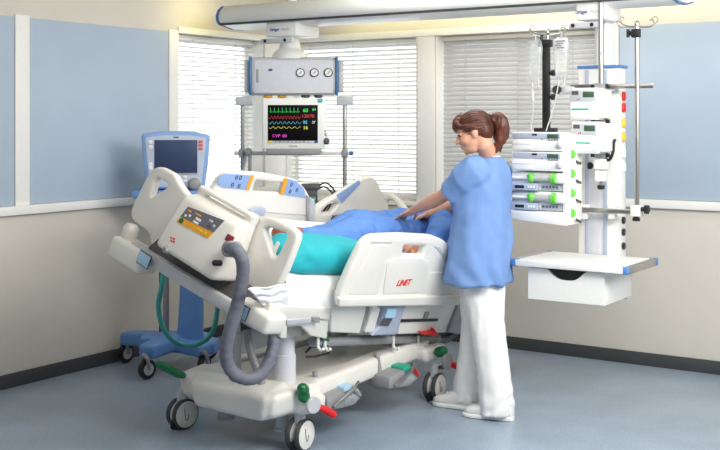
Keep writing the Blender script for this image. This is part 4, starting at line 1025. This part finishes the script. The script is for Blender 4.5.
q = MB(); q.tube(sm_curve([at(247, 330, 5.45), at(250, 350, 5.42), at(258, 372, 5.4), at(262, 384, 5.4)], 6), .02, 12); tag(q.build('bed_cable', grey_m, loc=at(252, 360, 5.42)), 'grey corrugated cable running down beside the bed lift column', 'cable')
# ------------------------------------------------------------------ mattress, sheet, pillows
mt = MB(MP); mt.box((-.17, -.42, .038), (1.93, .43, .175), .045, 4)
mo_ = mt.build('mattress', sheet_m, loc=MP @ V((.9, 0, .04))); tag(mo_, 'white covered mattress lying on the tilted hospital bed', 'mattress')
def wob(p, a=.006, s=9): return a * noise.noise(p * s)
# sheet: draped over the near edge
def sheet(name, x0, x1, label, zlow):
    n, prof_ = 26, [(-.05, .180), (-.2, .182), (-.36, .183), (-.415, .176), (-.437, .155), (-.444, .12), (-.448, .08), (-.450, zlow)]
    g = MB(MP); rows = []
    for i in range(n + 1):
        x = frac(x0, x1, i / n); row = []
        for k, (y, z) in enumerate(prof_):
            p = V((x, y, z)); d = max(0, k - 3) * .003 * math.sin(x * 22 + k * .6) + .004 * noise.noise(V((x * 9, k * .5, 2)))
            row.append((x + .02 * (k / 7) * noise.noise(V((x * 4, k, 1))), y - abs(d), z + .004 * noise.noise(V((x * 7, y * 9, 0))) + (.018 * math.sin(PI * i / n) * -1 if k == 7 else 0)))
        rows.append(row)
    m_ = len(prof_); vs = [p for r in rows for p in r]; fs = []
    for i in range(n):
        for k in range(m_ - 1):
            a = i * m_ + k; fs.append((a, a + 1, a + m_ + 1, a + m_))
    g.add(vs, fs); o = g.build(name, white_cloth, loc=MP @ V(((x0 + x1) / 2, -.44, .1)))
    s_ = o.modifiers.new('s', 'SOLIDIFY'); s_.thickness = .004; s_.offset = 1
    ss = o.modifiers.new('u', 'SUBSURF'); ss.levels = 1; ss.render_levels = 1
    return tag(o, label, 'bed sheet')
sheet('bed_sheet', -.20, .42, 'white bed sheet hanging over the near mattress edge below the turquoise pillow', .045)
# crumpled sheet end at the corner
qd = [MP @ onp(MP, 1, o_, *p) for p, o_ in (((248, 289), -.45), ((288, 283), -.46), ((288, 304), -.46), ((262, 305), -.45))]
g = MB(); n_ = 18; vs, fs = [], []
nn = (qd[1] - qd[0]).cross(qd[3] - qd[0]).normalized()
for i in range(n_ + 1):
    for k in range(n_ + 1):
        u_, v_ = i / n_, k / n_; p = qd[0].lerp(qd[1], u_).lerp(qd[3].lerp(qd[2], u_), v_)
        vs.append(p + nn * (.010 * math.sin(v_ * 16 + 3 * noise.noise(V((u_ * 3, v_ * 2, 0)))) * (1.1 - u_) + .004 * noise.noise(p * 40)))
for i in range(n_):
    for k in range(n_): a = i * (n_ + 1) + k; fs.append((a, a + 1, a + n_ + 2, a + n_ + 1))
g.add(vs, fs); o = g.build('gathered_sheet', sheet_m, loc=MP @ V((-.2, -.44, .10)), ang=80); so_ = o.modifiers.new('s', 'SOLIDIFY'); so_.thickness = .006
tag(o, 'crumpled white sheet corner gathered at the bed corner beside the hose', 'bed sheet')

# turquoise positioning pillow along the near side
b = MB(MP)
secs = []
for x, hy, hz, cz in ((-.21, .06, .035, .21), (-.18, .10, .06, .225), (-.05, .13, .078, .245), (.12, .135, .085, .252), (.32, .13, .084, .25), (.48, .12, .078, .25), (.56, .09, .055, .25)):
    secs.append(((x, -.29, cz), (0, hy, 0), (0, 0, hz)))
b.loft(secs, 32, None, 2.6)
def pil(p):
    q = MPI @ p; return .004 * noise.noise(q * 8) + (.006 * math.sin(q.z * 70 + q.x * 10) * max(0, 1 - abs(q.x + .06) / .09))
pt = organic('positioning_pillow', b, tealcloth_m, None, .009, 5, loc=MP @ V((.13, -.27, .17)), disp=pil); tag(pt, 'turquoise positioning pillow under the patient\'s legs at the near bed edge', 'pillow')
q = MB(MP); q.tube(sm_curve([(-.200, -.31, .30), (-.215, -.32, .26), (-.205, -.325, .21)], 6), .011, 10, round_ends=True)
so = q.build('seam', paper_m, None); so.parent = pt; so.data.transform(Matrix.Translation(-pt.location)); 
# head pillow, behind the standing woman
b = MB(MP); secs = [((x, .02, .235), (0, hy, 0), (0, 0, hz)) for x, hy, hz in ((1.62, .2, .02), (1.66, .27, .045), (1.76, .3, .06), (1.85, .29, .055), (1.9, .25, .03))]
b.loft(secs, 30, None, 3); tag(organic('head_pillow', b, white_cloth, None, .01, 4, loc=MP @ V((1.76, .02, .18)), disp=lambda p: wob(p)), 'white head pillow at the far end of the hospital bed', 'pillow')

# ------------------------------------------------------------------ hands
def hand(mb, wrist, d, pn, L=.18, curl=.35, side=1, spread=.12, thumb=True, fr=.0085):
    """palm and five fingers: d = pointing direction, pn = palm normal (fingers curl towards it), side: where the thumb is"""
    d = V(d).normalized(); pn = (V(pn) - d * V(pn).dot(d)).normalized(); s = d.cross(pn) * side
    wrist = V(wrist); pl_ = L * .5; k = L / .18
    Rm = Matrix((d, s, pn)).transposed()
    mb.ell(wrist + d * pl_ * .52, (pl_ * .62, .040 * k, .0145 * k), Rm)
    mb.tube([wrist - d * .02, wrist + d * .03], [.024 * k, .024 * k], 12, round_ends=True)
    for i, (o, ln) in enumerate(((.029, .42), (.010, .46), (-.010, .43), (-.028, .34))):
        an = spread * (1.5 - i) / 1.5; dd = (d + s * an).normalized()
        p = wrist + d * pl_ * .85 + s * o * k; pts = [p - dd * .015, p]; a = 0
        for j, seg in enumerate((.45, .32, .26)):
            a += curl * (.7, 1, .8)[j]; v = dd * math.cos(a) + pn * math.sin(a); p = p + v * ln * L * seg * 1.05; pts.append(p)
        mb.tube(pts, [fr * k * q for q in (1.1, 1.08, 1.0, .92, .8)], 10, round_ends=True)
    if thumb:
        p = wrist + d * pl_ * .25 + s * .026 * k; pts = [p]
        for j, seg in enumerate((.2, .17, .14)):
            v = (d * (.55 + .2 * j) + s * (.75 - .3 * j) + pn * (.25 + .25 * curl)).normalized(); p = p + v * L * seg; pts.append(p)
        mb.tube(pts, [fr * k * q for q in (1.4, 1.3, 1.1, .9)], 10, round_ends=True)

# ------------------------------------------------------------------ patient lying on the side, hand on the rail
pa = thing('person', 'person lying on the tilted bed in blue pyjamas, one hand holding the side rail', 'person', MP @ V((.9, 0, .2)))
hd = V((1.83, -.02, .345)); 
body = MB(MP)
body.tube([(1.68, .0, .34), (1.56, .0, .33), (1.35, .03, .32), (1.12, .04, .29), (.92, .03, .27)], [.05, .085, .085, .075, .09], 18, round_ends=True)
body.tube([(.92, .05, .27), (.62, -.02, .245), (.50, -.04, .23), (.30, .0, .225), (.22, .0, .235)], [.065, .05, .04, .04, .032], 14, round_ends=True)
body.tube([(.92, -.0, .285), (.60, -.09, .27), (.48, -.11, .265), (.28, -.07, .245), (.19, -.06, .25)], [.065, .05, .04, .04, .032], 14, round_ends=True)
for y, z in ((.0, .235), (-.06, .25)):   # feet, toes towards the near side
    body.tube([(.21, y, z), (.17, y - .02, z + .005), (.14, y - .07, z), (.12, y - .12, z - .01)], [.036, .038, .032, .022], 12, round_ends=True)
    for k in range(5): body.tube([(.155 - .016 * k, y - .11, z - .008), (.15 - .016 * k, y - .145 + .006 * k, z - .012)], [.010 - .001 * k, .009 - .001 * k], 8, round_ends=True)
body.ell(hd, (.10, .088, .082)); body.ell(hd + V((-.045, -.055, .0)), (.065, .06, .06)); body.ell(hd + V((-.02, -.11, .0)), (.022, .016, .012)); body.tube([hd + V((-.07, 0, 0)), (1.6, .0, .335)], .052, 14)
body.tube([(1.56, -.05, .40), (1.30, -.27, .41), (1.02, -.39, .388), (.88, -.43, .368)], [.05, .04, .032, .024], 14, round_ends=True)
wv = V((.87, -.44, .378)); dv = V((-.85, -.08, -.10))
hb_ = MB(); hand(hb_, MP @ wv, MP.to_3x3() @ dv, MP.to_3x3() @ V((-.2, .35, -.9)), .2, .45, 1, .2, True, .009)
body.v = body.v; k0 = len(body.v); body.v += hb_.v; body.f += [tuple(i + k0 for i in f) for f in hb_.f]
organic('body', body, skin2_m, pa, .006, 2)
cl = MB(MP)
cl.tube([(1.64, .0, .335), (1.56, .0, .325), (1.35, .03, .31), (1.12, .04, .285), (.90, .03, .265), (.82, .02, .26)], [.085, .13, .12, .105, .128, .115], 22, round_ends=True)
cl.tube([(.92, .05, .27), (.72, .0, .255), (.52, -.04, .23), (.34, .0, .215)], [.11, .095, .075, .055], 16, round_ends=True)
cl.tube([(.92, -.01, .285), (.72, -.06, .275), (.50, -.11, .265), (.30, -.08, .24)], [.115, .095, .075, .058], 16, round_ends=True)
cl.tube([(.80, -.05, .28), (.55, -.12, .26), (.38, -.12, .25)], [.115, .085, .06], 16, round_ends=True)
cl.tube([(1.56, -.04, .385), (1.44, -.16, .42), (1.30, -.27, .455), (1.16, -.335, .43), (1.05, -.38, .395)], [.10, .09, .085, .074, .058], 18, round_ends=True)
cl.tube([(1.5, -.05, .32), (1.2, -.08, .29), (.95, -.06, .27)], [.125, .115, .115], 16, round_ends=True)
def gw(p):
    q = MPI @ p; return .010 * noise.noise(V((q.x * 9, q.y * 14, q.z * 14))) + .006 * noise.noise(V((q.x * 24, q.y * 30, q.z * 18)) + V((4, 1, 7)))
organic('pyjamas', cl, gown_m, pa, .010, 4, disp=gw)
b = MB(MP); b.tube([(.935, -.414, .361), (.912, -.421, .357)], [.0305, .0295], 20); b.build('wrist_band', teal_l, pa)
b = MB(MP); b.ell(hd + V((.022, .018, .004)), (.102, .088, .09)); b.ell(hd + V((.05, .05, 0)), (.08, .07, .08)); organic('hair', b, dhair_m, pa, .008, 2, disp=lambda p: .004 * noise.noise(p * 60))
# brown shells added over the feet, darker than skin, seen through the footboard opening
for y, z in ((.0, .235), (-.06, .25)):
    b = MB(MP); b.tube([(.27, y, z + .005), (.21, y, z + .003), (.17, y - .02, z + .008), (.14, y - .07, z + .003), (.12, y - .13, z - .008), (.115, y - .15, z - .012)], [.042, .043, .045, .042, .034, .026], 14, round_ends=True); organic('foot_shell', b, foot_m, pa, .007, 2)
# ------------------------------------------------------------------ woman in scrubs leaning over the bed
fw = V((-.85, .5, 0)).normalized(); lf_ = V((-.5, -.85, 0)).normalized()
nu = thing('person', 'woman with auburn ponytail in blue scrub top and white trousers leaning over the bed', 'person', (.66, 6.08, 0))
YN = 6.05
nb = MB()
# head frame
fh = V((-.93, .22, -.30)).normalized(); lh = UP.cross(fh).normalized(); uh = fh.cross(lh)
ho_ = at(473.5, 131.5, 6.03); MH = frame(ho_, fh, lh, uh)
nb.ell((-.010, 0, .022), (.086, .069, .078), M=MH); nb.ell((.022, 0, -.03), (.062, .058, .08), M=MH); nb.ell((.032, 0, -.078), (.046, .046, .036), M=MH)
nb.ell((.066, 0, -.098), (.018, .02, .015), M=MH); nb.ell((.052, 0, .035), (.036, .05, .045), M=MH)
nb.tube([(.078, 0, .012), (.092, 0, -.014), (.104, 0, -.032)], [.007, .0095, .012], 10, MH, True); nb.ell((.092, .010, -.037), (.012, .008, .008), M=MH); nb.ell((.092, -.010, -.037), (.012, .008, .008), M=MH)
nb.ell((.082, 0, -.060), (.012, .021, .008), M=MH); nb.ell((.079, 0, -.073), (.011, .018, .008), M=MH); nb.ell((.045, .035, -.03), (.035, .025, .03), M=MH); nb.ell((.045, -.035, -.03), (.035, .025, .03), M=MH)
for s_ in (-1, 1):
    nb.ell((-.012, .070 * s_, -.012), (.018, .010, .031), M=MH); nb.ell((.064, .030 * s_, .024), (.018, .022, .008), M=MH)
nk = at(489.5, 158, 6.08)
nb.tube([MH @ V((-.025, 0, -.03)), MH @ V((-.035, 0, -.085)), nk, nk - UP * .06], [.050, .048, .051, .05], 18, round_ends=True)
# trunk and legs under the clothes
c = lambda px, py, Y=YN: at(px, py, Y)
nb.tube([c(488, 174), c(484, 192), c(483, 215), c(483, 245), c(484, 268)], [.075, .10, .10, .095, .10], 20, round_ends=True)
nb.tube([c(479, 177, 5.95), c(499, 175, 6.15)], .05, 14, round_ends=True)
hipn, hipf = c(487, 268, 6.0), c(482, 266, 6.13)
ankn, ankf = V((.748, 5.945, .095)), V((.60, 6.18, .095))
nb.tube([hipn, c(488, 340, 5.98), ankn], [.07, .045, .03], 16, round_ends=True); nb.tube([hipf, c(474, 335, 6.17), ankf], [.07, .045, .03], 16, round_ends=True)
for a, d in ((ankn, V((-.235, .10, 0))), (ankf, V((-.20, .12, 0)))):
    d.normalize(); nb.tube([a - UP * .03, a - UP * .045 + d * .06, a - UP * .06 + d * .16], [.028, .024, .018], 12, round_ends=True)
# arms
sn, el, wr = c(474, 174, 5.92), c(441, 197, 6.12), c(413, 210.5, 6.33)
nb.tube([sn, sn.lerp(el, .5), el, el.lerp(wr, .3), el.lerp(wr, .75), wr], [.04, .042, .039, .041, .029, .0235], 16, round_ends=True)
sf, ef, wf = c(500, 176, 6.2), c(464, 203, 6.40), c(430, 214, 6.52)
nb.tube([sf, sf.lerp(ef, .5), ef, ef.lerp(wf, .3), wf], [.055, .046, .039, .04, .024], 16, round_ends=True)
hand(nb, wr, c(400, 217, 6.42) - wr, V((-.1, .15, -1)), .175, .16, -1, .16)
hand(nb, wf, c(416, 219, 6.62) - wf, V((-.1, .15, -1)), .175, .16, 1, .16)
body_n = organic('body', nb, skin_m, nu, .005, 3)
# face details
def hbuild(name, m, fn): b = MB(MH); fn(b); return b.build(name, m, nu)
for s_ in (-1, 1):
    e = hbuild('eye', eyew_m, lambda b: b.ell((.0665, .030 * s_, .003), (.0115, .0125, .007)))
    q = MB(MH); q.ell((.0735, .032 * s_, .0), (.0055, .006, .006)); q.build('iris', lash_m, e)
    hbuild('eyelid', skin_m, lambda b: b.ell((.0675, .0305 * s_, .0065), (.0145, .0152, .0085)))
    hbuild('eyelash', lash_m, lambda b: b.tube([(.0835, .020 * s_, .002), (.0855, .031 * s_, .0025), (.079, .043 * s_, .001), (.073, .048 * s_, .003)], [.0012, .0018, .0018, .001], 6))
    hbuild('eyebrow', lash_m, lambda b: b.tube([(.0835, .016 * s_, .0265), (.084, .031 * s_, .031), (.074, .048 * s_, .0265)], [.002, .0034, .0014], 6))
hbuild('lips', lip_m, lambda b: (b.ell((.0885, 0, -.0615), (.0065, .018, .0045)), b.ell((.0855, 0, -.071), (.0065, .015, .005))))
# hair: cap, swept fringe, ponytail
b = MB(MH)
b.ell((-.020, 0, .032), (.090, .078, .083)); b.ell((.005, 0, .058), (.074, .066, .050)); b.ell((-.055, 0, .0), (.056, .066, .068))
for s_ in (-1, 1):
    b.tube(sm_curve([(.055, .020 * s_, .090), (.070, .045 * s_, .066), (.052, .062 * s_, .042), (.015, .072 * s_, .030), (-.03, .072 * s_, .018), (-.075, .045 * s_, .025)], 5), [.015 + .003 * math.sin(i * .5) for i in range(26)], 10, round_ends=True)
b.tube(sm_curve([(.035, .005, .098), (.074, .025, .080), (.088, .042, .048), (.084, .050, .018)], 5), [.018, .018, .018, .018, .017, .016, .015, .014, .013, .012, .011, .010, .009, .008, .006, .005], 10, round_ends=True)
def strands(p):
    q = MH.inverted() @ p; a = math.atan2(q.y, q.z); return .0022 * math.sin(a * 34 + 5 * noise.noise(q * 14)) + .003 * noise.noise(V((q.x * 14, a * 9, 0)))
hair = organic('hair', b, hair_m, nu, .0045, 2, disp=strands)
b = MB(); Yt = 6.06
for k in range(9):
    o = V((random.uniform(-.012, .012), random.uniform(-.035, .035), random.uniform(-.012, .012)))
    tip = (497 + random.uniform(-6, 5), 149 + random.uniform(-7, 3)); mid = (504.5 + random.uniform(-5, 1.5), 131 + random.uniform(-3, 3))
    pts = sm_curve([at(489, 119, Yt), at(496, 116.5 + random.uniform(-1, 2), Yt) + o * .5, at(502, 121 + random.uniform(-1.5, 1.5), Yt) + o, at(*mid, Yt) + o, at(mid[0] - 1.5, 141, Yt) + o, at(*tip, Yt) + o], 4)
    n_ = len(pts); b.tube(pts, [.017 * (.75 + .5 * math.sin(PI * min(1, i / n_ * 1.1))) * (1 - .55 * max(0, i / n_ - .75) * 4) for i in range(n_)], 8, round_ends=True)
b.ell(at(498.5, 124, Yt), (.040, .045, .05)); b.ell(at(499, 134, Yt), (.036, .042, .055)); b.ell(at(493, 121, Yt), (.03, .035, .03))
pony = organic('ponytail', b, hair_m, nu, .005, 1, disp=lambda p: .003 * noise.noise(V((p.x * 90, p.y * 40, p.z * 18))))
b = MB(); b.disc(at(489.5, 118.5, Yt), at(496, 117, Yt) - at(489, 119, Yt), [(-.008, .026), (.008, .026)]); b.build('hair_tie', lash_m, nu)
# scrub top with sleeves
b = MB(); secs = []
for px, py, hl, hf in ((479, 282, .205, .172), (479.5, 266, .203, .168), (480.5, 248, .196, .160), (481.5, 225, .186, .150), (482, 205, .184, .145), (483.5, 188, .186, .138), (485, 175, .182, .122), (487, 166, .160, .100), (488.5, 160.5, .115, .080), (489.5, 157, .075, .062)):
    secs.append((c(px, py), lf_ * hl, fw * hf))
b.loft(secs, 40, None, 2.3)
b.tube([c(480, 171, 5.95), c(473, 173, 5.92), c(465, 179, 5.94), c(458, 187, 5.99), c(453, 193.5, 6.02)], [.09, .092, .085, .078, .080], 20)
b.tube([c(500, 170, 6.17), c(492, 180, 6.26), c(482, 190, 6.32)], [.08, .08, .08], 18)
b.ell(c(463, 200), (.075, .10, .08))
def tw(p):
    z = p.z; s = p.x * .85 - p.y * .5
    fold = .007 * math.sin(48 * (p.x + .55 * p.y) + 5 * z + 5 * noise.noise(p * 3)) * min(1, max(0, (1.22 - z) / .3)) + .009 * math.sin(26 * (p.x + .6 * p.y) + 3.2 * z + 4 * noise.noise(p * 2.5)) * min(1, max(0, (1.30 - z) / .35))
    return fold + .007 * noise.noise(V((p.x * 14, p.y * 14, p.z * 5))) + .004 * noise.noise(V((p.x * 24, p.y * 24, p.z * 16)) + V((3, 9, 1)))
organic('scrub_top', b, scrub_m, nu, .009, 4, disp=tw)
b = MB(); b.loft([(nk - UP * .012, lf_ * .078, fw * .064), (nk + UP * .012, lf_ * .066, fw * .058)], 28); b.build('undershirt_collar', white_cloth, nu)
# trousers
b = MB(); secs = []
def leg(rows):
    b.loft([(at(px, py, Y), V((hx, -hx * .15, 0)), V((hy * .15, hy, 0))) for px, py, Y, hx, hy in rows], 30)
leg(((483, 262, 6.03, .11, .10), (484, 285, 6.01, .115, .10), (487, 320, 5.99, .094, .088), (491.5, 352, 5.97, .088, .084), (495, 383, 5.96, .091, .088), (496.5, 406, 5.955, .095, .092), (497, 413.5, 5.955, .096, .094)))
leg(((479, 262, 6.12, .10, .10), (478, 285, 6.13, .100, .10), (476, 320, 6.16, .080, .085), (472.5, 352, 6.18, .076, .082), (468.5, 380, 6.19, .078, .084), (467, 400, 6.19, .080, .086)))
b.ell(c(482, 268), (.13, .12, .12))
def tr(p): return .008 * noise.noise(V((p.x * 14, p.y * 14, p.z * 4))) + .004 * noise.noise(V((p.x * 30, p.y * 30, p.z * 14))) + .004 * math.sin(p.z * 60 + 6 * noise.noise(p * 6)) * max(0, (.28 - p.z) / .28)
organic('trousers', b, white_cloth, nu, .009, 3, disp=tr)
# trainers
for heel, toe in ((V((.815, 5.905, 0)), V((.565, 6.01, 0))), (V((.625, 6.12, 0)), V((.418, 6.245, 0)))):
    d = toe - heel; L = d.length; d.normalize(); s = UP.cross(d)
    b = MB(); rows = []
    for t_, w_, h_ in ((0, .022, .045), (.04, .033, .075), (.15, .037, .095), (.3, .037, .098), (.45, .038, .085), (.6, .043, .066), (.78, .046, .052), (.92, .038, .042), (1, .018, .03)):
        p = heel + d * L * t_; rows.append((p + UP * (.012 + h_ / 2), s * w_, UP * h_ / 2))
    b.loft(rows, 22, None, 2.6); sh_ = organic('shoe', b, dev_w, nu, .006, 2)
    q = MB(); rows = []
    for t_, w_ in ((-.01, .02), (.03, .035), (.15, .040), (.45, .041), (.62, .047), (.8, .049), (.94, .040), (1.015, .02)):
        p = heel + d * L * t_; rows.append((p + UP * .012, s * w_, UP * .012))
    q.loft(rows, 22, None, 5); q.build('sole', lgrey_m if False else trim_m, sh_)
    for t_ in (.42, .5, .58, .66):
        p = heel + d * L * t_ + UP * (.106 - .075 * (t_ - .3)); q = MB(); q.tube([p - s * .022 - UP * .006, p + UP * .002, p + s * .022 - UP * .006], .0035, 6); q.build('lace', paper_m, sh_)
# ------------------------------------------------------------------ equipment standing behind the bed
dv_ = thing('bedside_device', 'small dark grey device with green socket behind the far side rail', 'medical device', at(303, 200, 7.35))
b = MB(); lo, hi = at(301, 203, 7.35), at(317, 189, 7.35); b.box((lo.x, 7.32, lo.z), (hi.x, 7.45, hi.z), .01); b.build('casing', dgrey_m, dv_)
b = MB(); lo, hi = at(300, 190, 7.35), at(320, 184, 7.35); b.box((lo.x, 7.31, lo.z), (hi.x, 7.46, hi.z), .012); b.build('lid', dgrey_m, dv_)
b = MB(); lo, hi = at(308.5, 206, 7.30), at(315.5, 197, 7.30); b.box((lo.x, 7.27, lo.z), (hi.x, 7.33, hi.z), .008); b.build('green_socket', teal_l, dv_)
b = MB(); lo, hi = at(302, 300, 7.4), at(306, 200, 7.4); b.box((lo.x, 7.37, lo.z), (hi.x, 7.41, hi.z), .008); b.build('support_stem', grey_m, dv_)
for k, pts in enumerate((((318, 186), (326, 183), (334, 190), (337, 204)), ((316, 190), (325, 187), (333, 196), (327, 212)), ((320, 202), (330, 201), (338, 206)), ((334, 192), (330, 202), (323, 212)))):
    b = MB(); b.tube(sm_curve([at(x, y, 7.36 + .02 * k) for x, y in pts], 6), .006, 8); b.build('cable', black_m, dv_)
# ------------------------------------------------------------------ light
w = bpy.data.worlds.new('daylight'); SC.world = w; w.use_nodes = True
bg = w.node_tree.nodes['Background']; bg.inputs[0].default_value = (.93, .97, 1.0, 1); bg.inputs[1].default_value = 2.3
def area(name, loc, target, sx_, sy_, power, col=(1, 1, 1)):
    l = bpy.data.lights.new(name, 'AREA'); l.shape = 'RECTANGLE'; l.size = sx_; l.size_y = sy_; l.energy = power; l.color = col
    o = bpy.data.objects.new(name, l); COL.objects.link(o); o.location = loc
    o.rotation_euler = (V(target) - V(loc)).to_track_quat('-Z', 'Y').to_euler(); return o
area('side_lamp', (2.9, 3.6, 2.2), (-.6, 6.6, .95), 1.5, 1.1, 62, (1, .985, .96))
area('ceiling_fill', (1.2, 3.9, 2.72), (.6, 6.2, .7), 1.6, 1.2, 92, (1, .98, .95))  # three unseen area lights, added to fill the room
area('ceiling_fill', (-1.2, 3.6, 2.72), (-.6, 6.0, .7), 1.6, 1.2, 24, (1, .98, .95))
area('ceiling_fill', (.6, 6.5, 2.74), (.5, 6.7, 0), 1.2, .6, 20, (1, .98, .95))
l = area('beam_wall_lamp', MR @ V((2.0, DB - .24, ZB + .075)), MR @ V((2.0, 0, ZB + .0)), 2.9, .06, 7, (.96, .86, .34))
zz = (-(U + UP * .36)).normalized(); xx = W; yy = zz.cross(xx); l.rotation_euler = frame(V((0, 0, 0)), xx, yy, zz).to_3x3().to_euler(); l.data.spread = R(60)
l2 = area('beam_end_lamp', MR @ V((T0 - .02, DB, ZB + .09)), MR @ V((-.3, DB + .05, ZB + .12)), .3, .06, .4, (.97, .86, .32)); l2.data.spread = R(110)
SC.view_settings.view_transform = 'Standard'; SC.view_settings.look = 'None'; SC.view_settings.gamma = 1; SC.view_settings.use_curve_mapping = False
SC.view_settings.exposure = .15
SC.cycles.use_denoising = True
SC.cycles.max_bounces = 8
SC.cycles.sample_clamp_indirect = 6
SC.cycles.caustics_reflective = False; SC.cycles.caustics_refractive = False
